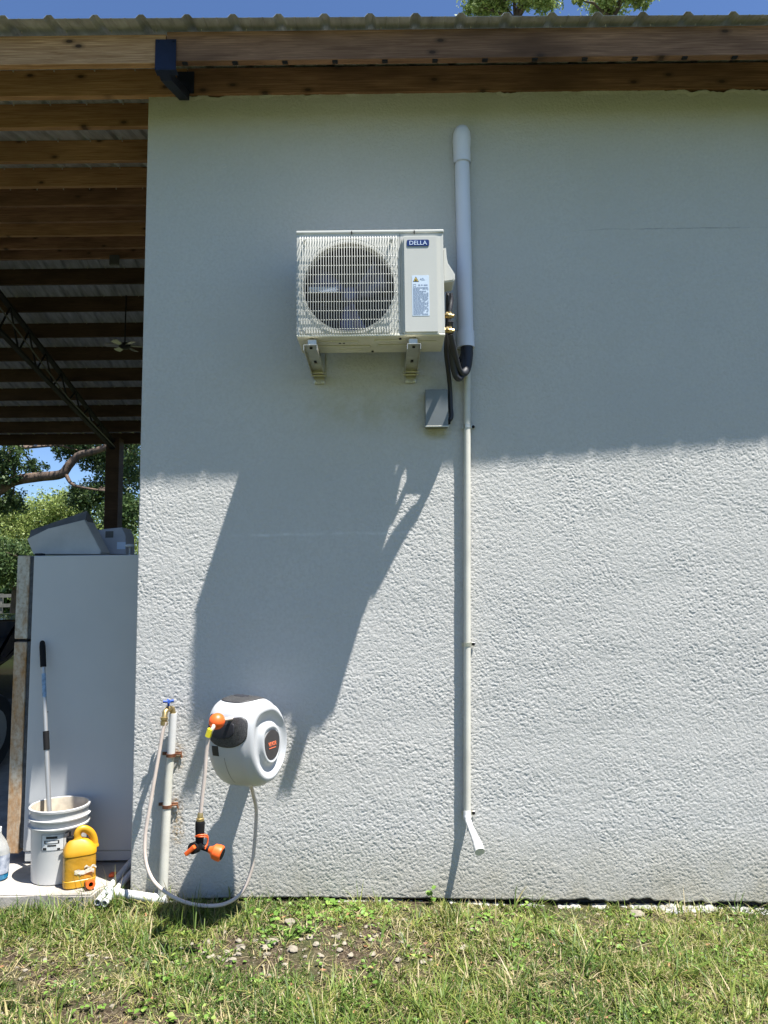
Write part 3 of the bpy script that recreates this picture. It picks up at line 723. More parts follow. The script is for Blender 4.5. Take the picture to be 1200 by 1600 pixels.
b = NB(); box(b, (.222, -.073, 2.398), (.350, -.062, 2.4045), .001, 1); obj('bottom_lip', b, M_galv, db)
b = NB(); tube(b, [(.346, -.035, 2.435), (.36, -.035, 2.435)], .016, 10); obj('connector', b, M_black, db)

dp = thing('drain_pipe', 'long thin cream PVC drain pipe strapped down the wall below the wide cover', 'pipe', (.425, 0, .4))
def dx(z): return .456 - (2.64-z)*.0225
b = NB(); tube(b, [(dx(z)+.0, -.024, z) for z in np.linspace(2.86, .40, 14)], .0185, 16); obj('pipe', b, M_pvc2, dp, 60)
b = NB(); pth = smooth_path([(.405, -.024, .42), (.406, -.034, .388), (.413, -.070, .362), (.425, -.140, .335), (.434, -.19, .315), (.441, -.232, .290)], 5)
tube(b, pth, [.0205]*6 + [.0165]*3 + [.0155]*4 + [.018]*4 + [.021]*4 + [.0245]*(len(pth)-21), 16); obj('outlet', b, M_pvcw, dp, 60)
for z in (2.409, 1.256, .406):
    x = dx(z); b = NB(); mm = axisM((x, -.024, z), (0, 0, 1))
    lathe(b, [(.0188, -.010), (.0205, -.010), (.0205, .010), (.0188, .010)], mm, 20); box(b, (x+.018, -.012, z-.009), (x+.042, -.004, z+.009), .001, 1); box(b, (x-.026, -.012, z-.009), (x-.017, -.004, z+.009), .001, 1)
    st = obj('strap', b, M_galv, dp, 40)
    b = NB(); lathe(b, [(0, 0), (.009, 0), (.008, .005), (0, .007)], axisM((x+.034, -.012, z), (0, -1, 0)), 8); obj('screw', b, M_black, st)

# ------------------------------------------------------------------ hose reel
RC = Vector((-.668, -.290, .826)); AXD = Vector((.90, -.436, 0)).normalized(); FRD = Vector((-.436, -.90, 0)).normalized()
reel = thing('hose_reel', 'pale grey wall mounted hose reel with black window and round side disc', 'hose reel', (RC.x, 0, RC.z-.2))
RM = Matrix((AXD, FRD, Vector((0,0,1)))).transposed().to_4x4(); RM.translation = RC; RM = RM @ Matrix.Diagonal((.90, .94, 1, 1))     # local x axis of drum, y to the front, z up
def rr(a):      # outline radius round the drum, a=0 front, 90 top
    c_, s_ = cos(a), sin(a)
    p = 2.05 + 1.15*max(0, sin(2*a))*(s_ > 0)*(c_ > 0) ; r = 1/((abs(c_)/.182)**p + (abs(s_)/.212)**p)**(1/p); r *= 1 + .045*max(0, cos(a-R(35)))**2 - .10*max(0, cos(a+R(42)))**2
    return r
def sc(s):      # shrink of the outline along the drum axis
    k = abs(s)/.152
    return (1-k**5.0)**(1/3.2) if k < 1 else 0
def surf(s, a, off=0.): 
    q = sc(s); r = rr(a)*q*(1-.03*(s/.15)) + off
    return RM @ Vector((s + (.012*q if False else 0), r*cos(a), r*sin(a)))
b = NB(); SS = [-.15*(1-(1-t)**2) for t in np.linspace(1, 0, 13)][:-1] + [0] ; SS = sorted(set([round(-.152*sin(pi/2*t), 5) for t in np.linspace(0, 1, 16)] + [round(.120*t, 5) for t in np.linspace(0, 1, 12)]))
rings = []
for s in SS:
    if sc(s) < 1e-4: rings.append([b.verts.new(RM @ Vector((s, 0, 0)))]*72); continue
    rings.append([b.verts.new(surf(s, 2*pi*k/72)) for k in range(72)])
for r0, r1 in zip(rings, rings[1:]):
    for k in range(72):
        vs = [r0[k], r0[(k+1)%72], r1[(k+1)%72], r1[k]]; u = []
        [u.append(v) for v in vs if v not in u]; b.faces.new(u)
# the sculpted right end: rim, groove, swept dish, raised badge seat
prev = rings[-1]
steps = [(.915, 0.1320, 0), (.875, 0.1400, 0), (.83, 0.1440, 0), (.79, 0.1440, 0), (.755, 0.1400, 1), (.72, 0.1320, 1), (.65, 0.1230, 1), (.58, 0.1190, 1), (.52, 0.1220, 1), (.485, 0.1320, 1), (.46, 0.1410, 1), (.435, 0.1450, 1), (.395, 0.1450, 1), (.37, 0.1390, 1)]
outer = sc(.120)
for q, s, kk in steps:
    q2 = q*outer/.95; cx, cz = .028*(1-q), -.010*(1-q)
    ring = []
    for k in range(72):
        a = 2*pi*k/72; r = rr(a)*q2; 
        # sweep: the dish closes towards the rear of the reel
        back_ = max(0, -cos(a))**3 * kk * (.14 if q > .5 else 0)
        y = r*cos(a) - cx*1.4; z = r*sin(a) + cz*1.0
        ss = s + (.010*max(0, -cos(a))**2 if .5 < q < .83 else 0)
        ring.append(b.verts.new(RM @ Vector((ss, y, z))))
    for k in range(72): b.faces.new([prev[k], prev[(k+1)%72], ring[(k+1)%72], ring[k]])
    prev = ring
b.faces.new(prev); obj('shell', b, M_shell, reel, 55)
q = .37*outer/.95; cx, cz = .028*(1-.37), -.010*(1-.37)
dm = RM @ Matrix.Translation((.1395, -cx*1.4, cz)) @ Matrix(((0,0,1,0),(1,0,0,0),(0,1,0,0),(0,0,0,1)))
b = NB(); lathe(b, [(0, 0), (.070, 0), (.069, .0035), (0, .006)], dm, 40); bg_ = obj('badge', b, mat('charcoal badge', (.035, .032, .032), .5), reel, 40)
# local x -> front(+y of drum). text must read left-to-right for a viewer on the +x side: right = rearward
tm = RM @ Matrix.Translation((.1395+.0062, -cx*1.4, cz)) @ Matrix(((0,0,1,0),(-1,0,0,0),(0,1,0,0),(0,0,0,1)))
M_obad = mat('orange badge ink', (.72, .16, .07), .5)
tm2 = RM @ Matrix.Translation((.1395+.0062, -cx*1.4, cz)) @ Matrix.Rotation(pi/2, 4, 'Z') @ Matrix.Rotation(pi/2, 4, 'X')
text('lettering', 'VEVOR', .026, tm @ Matrix.Translation((0, .004, 0)), M_obad, bg_, width=.070, bold=.0006)
b = NB(); prism(b, rrect(.060, .004, .001), tm @ Matrix.Translation((0, -.014, 0)), .0005); obj('badge_line', b, M_obad, bg_)
def patch(name, s0, s1, a0, a1, off, m, shape=None, ns=26, na=26, par=reel):
    b = NB(); rows = []
    for i in range(ns+1):
        u = i/ns; row = []
        for j in range(na+1):
            v = j/na
            if shape: s, a = shape(u, v)
            else:
                s = s0+(s1-s0)*u; a = a0+(a1-a0)*v
            row.append(b.verts.new(surf(s, R(a), off)))
        rows.append(row)
    for p0, p1 in zip(rows, rows[1:]):
        for j in range(na): b.faces.new([p0[j], p0[j+1], p1[j+1], p1[j]])
    o = obj(name, b, m, par, 60); md = o.modifiers.new('thick', 'SOLIDIFY'); md.thickness = .004; md.offset = -1; return o
# rounded patches: squircle domain
def rshape(sc_, ss_, ac_, aa_, skew=0, p=4.):
    def f(u, v):
        x, y = 2*u-1, 2*v-1
        k = (max(1e-9, abs(x)**p+abs(y)**p))**(1/p); m_ = max(abs(x), abs(y), 1e-9); x2, y2 = x*m_/k, y*m_/k
        return sc_ + ss_*x2, ac_ + aa_*y2 + skew*x2*x2*(1) + (skew*x2 if False else 0)
    return f
patch('window_frame', 0, 0, 0, 0, .0035, M_mesh, rshape(.008, .116, 20, 18, 9))
patch('window_slot', 0, 0, 0, 0, .0055, M_dark, rshape(-.020, .080, 22, 8.5, 5))
patch('handle_inlay', 0, 0, 0, 0, .0035, M_mesh, rshape(-.010, .100, 86, 27, 0, 3))
patch('handle_slot', 0, 0, 0, 0, .0055, M_dark, rshape(-.02, .042, 84, 6, 0, 3))
st_ = patch('sticker', -.082, -.042, -12, 3, .0015, M_inkb)
patch('shell_line', -.012, -.0105, -65, -14, .0006, M_cardE)
b = NB(); mm = RM
box(b, (-.05, -.36, -.12), (.05, -.17, .12), .01, 2, RM); 
pl = NB(); box(pl, (RC.x-.06, -.030, RC.z-.14), (RC.x+.06, -.005, RC.z+.14), .006, 2); merge(b, pl)
bk = NB(); box(bk, (RC.x-.03, -.16, RC.z-.10), (RC.x+.03, -.028, RC.z+.10), .006, 2)
b.free(); merge(bk, pl) if False else None
b = NB(); box(b, (RC.x-.06, -.030, RC.z-.14), (RC.x+.06, -.006, RC.z+.14), .006, 2); box(b, (RC.x-.025, -.17, RC.z-.10), (RC.x+.025, -.0305, RC.z+.10), .006, 2)
obj('wall_mount', b, M_black, reel, 40)

# hose with stopper and nozzle
p0 = W(339, 1127, -.54)
hs = thing('garden_hose', 'short pale hose with orange stopper ball hanging from the reel window', 'hose', tuple(p0))
b = NB(); lathe(b, [(.0355*sin(pi*k/16), -.037*cos(pi*k/16)) for k in range(17)], axisM(p0, (.4, .5, .5)), 32); obj('stopper_ball', b, M_orange, hs, 180)
pth = smooth_path([p0+Vector((.06, .11, -.005)), p0, W(333, 1137, -.575), W(326, 1152, -.575), W(322, 1180, -.572), W(320, 1210, -.570), W(316, 1245, -.568), W(313, 1276, -.566)])
b = NB(); tube(b, pth, .0086, 14); obj('hose', b, M_hose, hs, 60)
a_, b_ = W(329, 1139, -.580), W(325, 1151, -.578)
b = NB(); tube(b, [a_, b_], .0165, 6, flat=.8); obj('yellow_tag', b, M_tagy, hs, 30)
q1 = W(313, 1274, -.566); nz_ = thing('spray_nozzle', 'black and orange spray nozzle hanging on the end of the hose', 'hose nozzle', tuple(q1))
d_ = (W(312, 1310, -.566)-q1).normalized()
b = NB(); lathe(b, [(0, -.012), (.010, -.012), (.013, 0), (.013, .010), (.017, .012), (.017, .022), (0, .022)], axisM(q1, d_), 16); obj('brass_connector', b, M_brass, nz_, 40)
b = NB(); lathe(b, [(0, .022), (.0185, .023), (.021, .032), (.0195, .07), (.018, .10), (.016, .122), (0, .124)], axisM(q1, d_), 20); obj('grip', b, M_rubber, nz_, 40)
j1 = q1 + d_*.128
vd = (W(345, 1333, -.58)-W(310, 1320, -.566)).normalized()
b = NB(); lathe(b, [(0, -.020), (.014, -.018), (.017, 0), (.017, .018), (0, .020)], axisM(j1, (0, -1, .1)), 18); lathe(b, [(0, 0), (.012, 0), (.013, .02), (.012, .05), (0, .05)], axisM(j1, vd), 16)
lathe(b, [(0, -.022), (.024, -.020), (.024, .014), (0, .016)], axisM(j1+Vector((-.020, -.012, -.004)), (-.35, -1, .1)), 22); obj('valve_body', b, M_rubber, nz_, 40)
kn = NB(); mmk = axisM(j1+Vector((-.026, -.030, -.006)), (-.35, -1, .1), (1, 0, .8)); box(kn, (-.030, -.009, 0), (.026, .009, .018), .004, 2, mmk); obj('knob', kn, M_orange, nz_, 40)
b = NB(); lathe(b, [(0, .045), (.013, .046), (.018, .058), (.031, .070), (.034, .092), (.033, .104), (.028, .108), (0, .106)], axisM(j1, vd), 24); obj('nozzle_head', b, M_orange, nz_, 35)
b = NB(); lathe(b, [(0, .1068), (.024, .1085), (.022, .111), (0, .1115)], axisM(j1, vd), 24); obj('nozzle_face', b, M_rubber, nz_, 35)
b = NB()
for o_ in (0, .007):
    tube(b, smooth_path([q1+d_*.085+Vector((-.017, -.010, 0)), q1+d_*.083+Vector((.006, -.022, o_)), q1+d_*.09+Vector((.034, -.008, o_)), q1+d_*.115+Vector((.036, -.006, 0)), j1+vd*.030+Vector((0, -.012, o_))]), .0032, 8)
obj('trigger_loop', b, M_orange, nz_, 60)

# feed hose from faucet round to the reel
lh = NB(); gp = lambda px, py, Yy: W(px, py, Yy)
pts_ = [gp(259, 1128, -.125), gp(254, 1145, -.13), gp(249, 1175, -.135), gp(242, 1215, -.145), gp(234, 1262, -.155), gp(227, 1305, -.165), gp(227, 1342, -.175), gp(237, 1372, -.185), gp(256, 1392, -.19), gp(285, 1408, -.19), gp(318, 1415, -.185), gp(352, 1412, -.175), gp(378, 1394, -.16), gp(392, 1362, -.15), gp(397, 1325, -.15), gp(400, 1285, -.16), gp(400, 1262, -.18), gp(396, 1243, -.23), gp(391, 1222, -.28)]
tube(lh, smooth_path(pts_), .0088, 14); tag(obj('feed_hose', lh, M_hose, None, 60), 'long pale pink hose looping along the grass from the brass faucet to the reel', 'hose')

# ------------------------------------------------------------------ standpipe and faucet
sp = thing('standpipe', 'cream PVC water pipe with brass faucet strapped to the wall beside the corner', 'water pipe', (-1.12, -.05, 0))
b = NB(); tube(b, [(-1.128, -.055, -.06), (-1.120, -.05, .3), (-1.110, -.045, .60), (-1.100, -.045, .715)], [.0235, .0225, .0195, .0185], 18); obj('pipe', b, M_pvc2, sp, 60)
b = NB(); tube(b, [(-1.100, -.045, .705), (-1.092, -.045, .925)], .0195, 18); obj('upper_pipe', b, M_pvcw, sp, 60)
b = NB(); tube(b, [(-1.15, -.055, .022), (-1.33, -.035, .040), (-1.42, -.03, .052)], .0215, 16); tube(b, [(-1.17, -.055, .022), (-1.105, -.055, .020)], .027, 14); obj('side_pipe', b, M_pvcw, sp, 60)
for z, x in ((.717, -1.099), (.465, -1.114)):
    b = NB(); lathe(b, [(.020, -.008), (.0245, -.008), (.0245, .008), (.020, .008)], axisM((x, -.046, z), (0, 0, 1)), 18); box(b, (x-.055, -.010, z-.008), (x+.045, -.004, z+.008), .001, 1)
    tube(b, [(x+.02, -.03, z), (x+.04, -.008, z-.004), (x+.045, -.008, z-.022)], .005, 6); obj('clamp', b, M_rustc, sp, 40)
fb = NB()
tube(fb, [(-1.092, -.045, .918), (-1.098, -.050, .955)], [.015, .014], 12); tube(fb, [(-1.098, -.050, .950), (-1.108, -.085, .955), (-1.115, -.11, .940), (-1.116, -.118, .905)], [.013, .014, .014, .0145], 12)
lathe(fb, [(0, 0), (.018, 0), (.018, .012), (.014, .014), (.014, .02), (.018, .021), (.018, .038), (.014, .040), (0, .040)], axisM((-1.116, -.119, .918), (0, 0, -1)), 14)
fz = obj('faucet', fb, M_brass, sp, 40)
b = NB(); tube(b, [(-1.106, -.080, .955), (-1.106, -.085, .985)], .006, 8)
for k in range(4):
    a = pi*k/2+.4; c_ = Vector((-1.106, -.086, .990)); tube(b, [c_, c_+Vector((cos(a)*.026, sin(a)*.026, .002))], [.006, .0085], 8)
obj('faucet_handle', b, M_blueh, fz, 60)

# loose pipes
for k, (a, b2, lab) in enumerate((((-1.475, -.065, .030), (-1.47, .55, .075), 'a'),)): pass
def loose(A, B, lab):
    b = NB(); A, B = Vector(A), Vector(B); d = (B-A).normalized(); L_ = (B-A).length
    lathe(b, [(.0125, L_), (.0165, L_), (.0165, 0), (.0125, 0), (.0125, L_*.3), (0, L_*.3)], axisM(A, d), 18); tag(obj('loose_pipe', b, M_pvcw, None, 40), lab, 'pipe', 'short white pipe offcuts on the ground')
def G(px, py, z):
    d = CR @ Vector(((px-600)/1155., -(py-800)/1155., -1)); return CAM + d*((z-CAM.z)/d.z)
loose(G(152, 1410, .030), G(213, 1336, .075), 'white pipe offcut on the grass beside the slab, left of the pair')
loose(G(163, 1412, .030), G(228, 1338, .070), 'white pipe offcut on the grass, right of the pair, nearer the stucco corner')

# ------------------------------------------------------------------ refrigerator
FY0 = .36
fr = thing('refrigerator', 'old white refrigerator seen from its flat side with rusty doors', 'refrigerator', (-1.68, .7, .05))
b = NB(); box(b, (-2.030, FY0, .115), (-1.335, FY0+.70, 1.760), .006, 2); obj('cabinet', b, M_fridge, fr)
b = NB(); box(b, (-2.020, FY0+.004, .062), (-1.34, FY0+.69, .1135), .002, 1)
for x in (-1.95, -1.42): box(b, (x-.02, FY0+.03, .048), (x+.02, FY0+.07, .0625))
obj('kick_plate', b, M_fridge, fr)
b = NB(); box(b, (-2.052, FY0+.010, .13), (-2.031, FY0+.69, 1.755)); obj('gasket', b, M_gasket, fr)
for z0, z1, m in ((1.285, 1.762, M_fdoor), (.105, 1.268, M_fdoor2)):
    b = NB(); box(b, (-2.125, FY0+.001, z0), (-2.0525, FY0+.70, z1), .006, 2); obj('door', b, m, fr, 40)
b = NB(); box(b, (-2.10, FY0+.01, 1.270), (-2.03, FY0+.08, 1.283)); obj('hinge', b, M_black, fr)
b = NB(); box(b, (-2.035, FY0+.02, 1.7605), (-1.99, FY0+.06, 1.775), .003, 1); obj('hinge_cap', b, M_black, fr)
b = NB(); box(b, (-1.93, FY0-.003, .872), (-1.915, FY0+.0005, .878)); box(b, (-1.93, FY0-.003, .878), (-1.927, FY0+.0005, .890)); obj('scratch', b, M_black, fr)
# cardboard on top
def card(name, lab, poly, y0, th, m, tilt=0):
    t = thing(name, lab, 'cardboard box', (poly[0][0], y0, 1.765)); b = NB()
    mm = Matrix(((1,0,0,0),(0,0,-1,0),(0,1,0,0),(0,0,0,1))); mm = Matrix.Translation((0, y0+th, 0)) @ mm
    prism(b, poly, mm, th, .003); obj('carton', b, m, t, 30); return t
def Q(px, py, Yy): v = W(px, py, Yy); return (v.x, v.z)
c1 = card('cardboard_box', 'flattened grey cardboard box leaning on top of the refrigerator, larger one in front', [Q(52, 866, .5), Q(42, 842, .5), Q(75, 826, .5), Q(132, 812, .5), Q(158, 862, .5), Q(156, 866, .5)], .50, .14, M_card)
b = NB(); A_, B_ = W(42, 842, .50), W(132, 812, .50); dd = (B_-A_).normalized(); box(b, (0, 0, -.012), ((B_-A_).length, .19, .008), 0, 1, axisM(A_, dd.cross(Vector((0,1,0))), dd)) if False else None
tube(b, [A_+Vector((0, .08, .006)), B_+Vector((0, .08, .006))], [.055, .06], 4); obj('flap', b, M_cardE, c1) if len(b.verts) else None
c2 = card('cardboard_box', 'pale grey cardboard box on the refrigerator behind the leaning one', [Q(140, 866, .72), Q(143, 834, .72), Q(150, 828, .72), Q(190, 824, .72), Q(196, 836, .72), Q(197, 866, .72)], .72, .16, M_card2)
b = NB(); l0 = W(183, 847, .719); l1 = W(196, 858, .719); box(b, (l0.x, .7175, l1.z), (l1.x, .7195, l0.z)); obj('shipping_label', b, M_label, c2)
b = NB(); l0 = W(165, 830, .719); l1 = W(177, 840, .719); box(b, (l0.x, .7175, l1.z), (l1.x, .7195, l0.z)); obj('print_mark', b, M_cardE, c2)
cp = thing('white_cap', 'small white plastic cap on a thin stem on the refrigerator top beside the wall', 'dish', (-1.46, .55, 1.762))
p = W(203, 853, .50); b = NB(); lathe(b, [(0, .012), (.02, .010), (.030, 0), (.026, -.006), (0, -.004)], Matrix.Translation(p), 20); obj('dish', b, M_pvcw, cp, 40)  # rounded white cap on top of the stem
b = NB(); tube(b, [(p.x, p.y, p.z-.004), (p.x, p.y, 1.762)], .006, 8); obj('stem', b, M_card, cp)

# ------------------------------------------------------------------ bucket, pole, jug, bottle
BC = Vector((-1.752, .178, .050))
bu = thing('plastic_bucket', 'dirty white five gallon plastic bucket with paper label holding the pole', 'bucket', tuple(BC))
b = NB(); lathe(b, [(0, .002), (.126, 0), (.131, .005), (.1335, .10), (.139, .26), (.1405, .272), (.1535, .274), (.1545, .281), (.1415, .284), (.1425, .312), (.1550, .315), (.1560, .322), (.1435, .325), (.1450, .358), (.152, .359), (.153, .370), (.1485, .373), (.1425, .371)], Matrix.Translation(BC), 64); obj('body', b, M_bucket, bu, 35)
b = NB(); lathe(b, [(.1424, .371), (.138, .30), (.132, .12), (.128, .03), (0, .03)], Matrix.Translation(BC), 64); obj('inside', b, M_buckin, bu, 60)
def curved_label(name, C_, r0, r1, z0, z1, a0, a1, off, m, par):
    b = NB(); rows = []
    for i in range(13):
        a = R(a0+(a1-a0)*i/12); row = []
        for z, r in ((z0, r0), (z1, r1)): row.append(b.verts.new(C_ + Vector(((r+off)*cos(a), (r+off)*sin(a), z))))
        rows.append(row)
    for p0_, p1_ in zip(rows, rows[1:]): b.faces.new([p0_[0], p1_[0], p1_[1], p0_[1]])
    return obj(name, b, m, par, 60)
def brad(z): return .1335 + (.139-.1335)*(z-.10)/.16
M_paper = mat('paper label', (.60, .61, .60), .7, 0, var=.12, vscale=30)
lb = curved_label('label', BC, brad(.175), brad(.255), .175, .255, -103, -57, .0008, M_paper, bu)
for q in ((.175, .1765, -103, -57), (.2535, .255, -103, -57), (.175, .255, -103, -102.3), (.175, .255, -57.7, -57), (.178, .190, -100, -92), (.209, .226, -97, -66), (.234, .246, -93, -70), (.178, .186, -70, -64), (.196, .204, -90, -72)):
    curved_label('print', BC, brad(q[0]), brad(q[1]), q[0], q[1], q[2], q[3], .0013, M_inkb if q[0] != .209 else M_inkb, lb)
curved_label('print', BC, brad(.2125), brad(.2225), .2125, .2225, -94, -69, .0017, M_paper, lb)
tmx = axisM(BC + Vector((cos(R(-81))*(.1385+.0004), sin(R(-81))*(.1385+.0004), .2175)), (cos(R(-81)), sin(R(-81)), 0), (-sin(R(-81)), cos(R(-81)), 0))
b = NB(); hp = [BC+Vector((cos(R(-150+k*14))*.160, sin(R(-150+k*14))*.160, .296-.03*sin(pi*k/13)**1.)) for k in range(14)]
hp = [BC + Vector((-.158, 0, .30))] + [BC + Vector((-.158*cos(pi*k/12), .155*sin(pi*k/12), .30-.055*sin(pi*k/12))) for k in range(1, 12)] + [BC + Vector((.158, 0, .30))]
tube(b, hp, .0025, 6); obj('handle', b, M_galv, bu, 60)

pa = BC + Vector((-.02, -.03, .034)); pb = Vector((-1.946, .325, 1.262)); pd = (pb-pa); PLn = pd.length; pd.normalize()
pl_ = thing('extension_pole', 'aluminium extension pole with black grip leaning on the refrigerator from the bucket', 'pole', tuple(pa))
b = NB(); tube(b, [pa, pa+pd*.66], .0125, 16); obj('outer_tube', b, M_alu, pl_, 60)
b = NB(); tube(b, [pa+pd*.62, pa+pd*.72], .0160, 16); obj('lock_collar', b, M_rubber, pl_, 60)
b = NB(); tube(b, [pa+pd*.71, pa+pd*(PLn-.10)], .0108, 16); obj('inner_tube', b, M_alu, pl_, 60)
b = NB(); tube(b, [pa+pd*(PLn-.30), pa+pd*(PLn-.17)], .0112, 16); obj('sticker', b, M_blab, pl_, 60)
b = NB(); lathe(b, [(0, -.135), (.016, -.133), (.0165, -.02), (.014, .005), (.008, .014), (0, .016)], axisM(pb, pd), 16); obj('grip', b, M_rubber, pl_, 50)

# yellow jug
JC = Vector((-1.592, .060, .050)); JR = Matrix.Translation(JC) @ Matrix.Rotation(R(28), 4, 'Z') @ Matrix.Scale(.94, 4)
jg = thing('yellow_jug', 'yellow plastic jug with moulded handle and black pump spout beside the bucket', 'jug', tuple(JC))
def loft(bm, secs, M, p=3.5, n=32, cap=True):
    rows = []
    for cx, cy, cz, a, c in secs:
        row = []
        for k in range(n):
            t = 2*pi*k/n; ct, st = cos(t), sin(t)
            row.append(bm.verts.new(M @ Vector((cx+a*abs(ct)**(2/p)*(1 if ct > 0 else -1), cy+c*abs(st)**(2/p)*(1 if st > 0 else -1), cz))))
        rows.append(row)
    for r0, r1 in zip(rows, rows[1:]):
        for k in range(n): bm.faces.new([r0[k], r0[(k+1)%n], r1[(k+1)%n], r1[k]])
    if cap: bm.faces.new(rows[0][::-1]); bm.faces.new(rows[-1])
    return bm
b = NB(); loft(b, [(0, 0, .0, .075, .050), (0, 0, .006, .083, .057), (0, 0, .04, .085, .058), (0, 0, .043, .082, .055), (0, 0, .165, .082, .055), (0, 0, .168, .086, .059), (0, 0, .175, .086, .059), (0, 0, .195, .084, .057), (-.006, 0, .225, .066, .040), (-.012, 0, .240, .052, .030), (-.02, 0, .246, .040, .026)], JR)
obj('body', b, M_jug, jg, 35)
b = NB(); loft(b, [(0, 0, .046, .0835, .0565), (0, 0, .160, .0835, .0565)], JR, cap=False); obj('wrapper', b, M_jugl, jg, 60)
b = NB(); hp = smooth_path([JR @ Vector(q) for q in ((.074, 0, .19), (.072, 0, .225), (.058, 0, .262), (.030, 0, .288), (.002, 0, .292), (-.014, 0, .270), (-.012, 0, .235))], 6)
tube(b, hp, [.020, .020, .019]+[.0165]*(len(hp)-6)+[.019, .020, .020], 14, flat=1.2); obj('handle', b, M_jug, jg, 60)
b = NB(); lathe(b, [(0, 0), (.020, 0), (.020, .024), (.017, .027), (.006, .028), (.005, .055), (0, .055)], JR @ Matrix.Translation((-.052, 0, .236)), 20)
tube(b, [JR @ Vector((-.052, 0, .288)), JR @ Vector((-.060, 0, .293)), JR @ Vector((-.078, 0, .284))], [.007, .006, .004], 8); obj('pump_cap', b, M_rubber, jg, 40)
b = NB()
for k, (u, z, w_, h_) in enumerate(((.02, .085, .05, .022), (.05, .105, .03, .012), (-.0, .078, .02, .010))):
    rws = []
    for i in range(7):
        rws.append([b.verts.new(JR @ Vector((u-w_+2*w_*i/6, -.0572-.004*abs(sin(i*2.1+k+j)), z+h_*(j/3-.5)+.006*sin(i*1.7)))) for j in range(4)])
    for r0, r1 in zip(rws, rws[1:]):
        for j in range(3): b.faces.new([r0[j], r1[j], r1[j+1], r0[j+1]])
obj('torn_film', b, M_film, jg, 60)
# orange hose fitting
p = G(141, 1381, .075); of = thing('hose_fitting', 'orange and black hose fitting lying on the slab edge beside the jug', 'hose fitting', tuple(p))
b = NB(); lathe(b, [(.010, -.02), (.022, -.02), (.024, 0), (.022, .022), (.012, .022), (.012, 0)], axisM(p, (.6, -1, .15)), 20); obj('collar', b, M_orange, of, 40)
b = NB(); tube(b, [p+Vector((.0, .01, 0)), p+Vector((-.03, .015, -.006))], .013, 12); obj('insert', b, M_rubber, of, 60)
p = G(155, 1378, .066)+Vector((.02, .10, 0)); b = NB(); box(b, (p.x-.01, p.y-.0, .049), (p.x+.02, p.y+.04, .066), .005, 2); tag(obj('orange_block', b, M_orange, None, 40), 'small orange plastic block in the shade behind the jug', 'plastic block')

# spray bottle at the left edge
BT = Vector((-2.065, .15, .05)); bt = thing('plastic_bottle', 'clear plastic bottle of blue liquid with grey label at the left edge', 'bottle', tuple(BT))
b = NB(); loft(b, [(0, 0, .0, .050, .036), (0, 0, .008, .058, .042), (0, 0, .06, .060, .044), (0, 0, .118, .060, .044)], Matrix.Translation(BT), 2.6); obj('liquid', b, M_blueb, bt, 40)
b = NB(); loft(b, [(0, 0, .1185, .0602, .0442), (0, 0, .15, .058, .042), (0, 0, .19, .042, .032), (0, 0, .225, .018, .018), (0, 0, .24, .016, .016)], Matrix.Translation(BT), 2.6); obj('shell', b, M_clear, bt, 60)
b = NB(); loft(b, [(0, 0, .035, .0612, .0452), (0, 0, .128, .0614, .0454)], Matrix.Translation(BT), 2.6, cap=False); obj('label', b, mat('grey bottle label', (.42, .45, .50), .5, 0, col2=(.10, .13, .20), vscale=26), bt, 60)
b = NB(); lathe(b, [(0, .24), (.018, .24), (.018, .262), (0, .264)], Matrix.Translation(BT), 16); obj('cap', b, M_pvcw, bt, 40)

# ------------------------------------------------------------------ dark car in the barn, things beyond
cr_ = thing('parked_car', 'dark glossy car parked under the barn roof behind the refrigerator', 'car', (-4.2, 3.9, .05))
b = NB(); side = [(-2.2, .30), (-2.25, .62), (-2.0, .80), (-1.15, .90), (-.55, 1.28), (.0, 1.33), (.9, 1.31), (1.55, 1.02), (2.15, .92), (2.25, .6), (2.2, .3)]
mm = Matrix.Translation((-4.2-.86, 3.9, .0)) @ Matrix(((0,0,1,0),(1,0,0,0),(0,1,0,0),(0,0,0,1)))
prism(b, side, mm, 1.72); bmesh.ops.bevel(b, geom=b.edges[:], offset=.06, segments=3, affect='EDGES'); obj('body', b, M_paint, cr_, 50)
for s in (-1, 1):
    b = NB(); xx = -4.2+s*.862; prism(b, [(-1.0, .93), (-.5, 1.22), (.0, 1.265), (.85, 1.25), (1.35, 1.0), (1.3, .93)], Matrix.Translation((xx, 3.9, 0)) @ Matrix(((0,0,1,0),(1,0,0,0),(0,1,0,0),(0,0,0,1))), .004*s); obj('side_window', b, M_glass, cr_)
    for yy in (-1.4, 1.35):
        b = NB(); lathe(b, [(0, -.10), (.19, -.10), (.30, -.11), (.325, -.07), (.325, .07), (.30, .11), (.19, .10), (0, .10)], axisM((-4.2+s*.78, 3.9+yy, .375), (1, 0, 0)), 28); wh = obj('wheel', b, M_tyre, cr_, 40)
        b = NB(); lathe(b, [(0, .112), (.185, .108), (.19, .10)], axisM((-4.2+s*.78, 3.9+yy, .375), (s, 0, 0)), 20); obj('rim', b, M_alu, wh, 40)
b = NB(); v = [Vector((-4.2+sx*.70, 3.9+y, z)) for sx, y, z in ((-1, -1.17, .915), (1, -1.17, .915), (.9, -.60, 1.262), (-.9, -.60, 1.262))]
n_ = (v[1]-v[0]).cross(v[3]-v[0]).normalized(); n_ = n_ if n_.z > 0 else -n_
fv = [b.verts.new(q+n_*.006) for q in v]; b.faces.new(fv); obj('windscreen', b, M_glass, cr_)

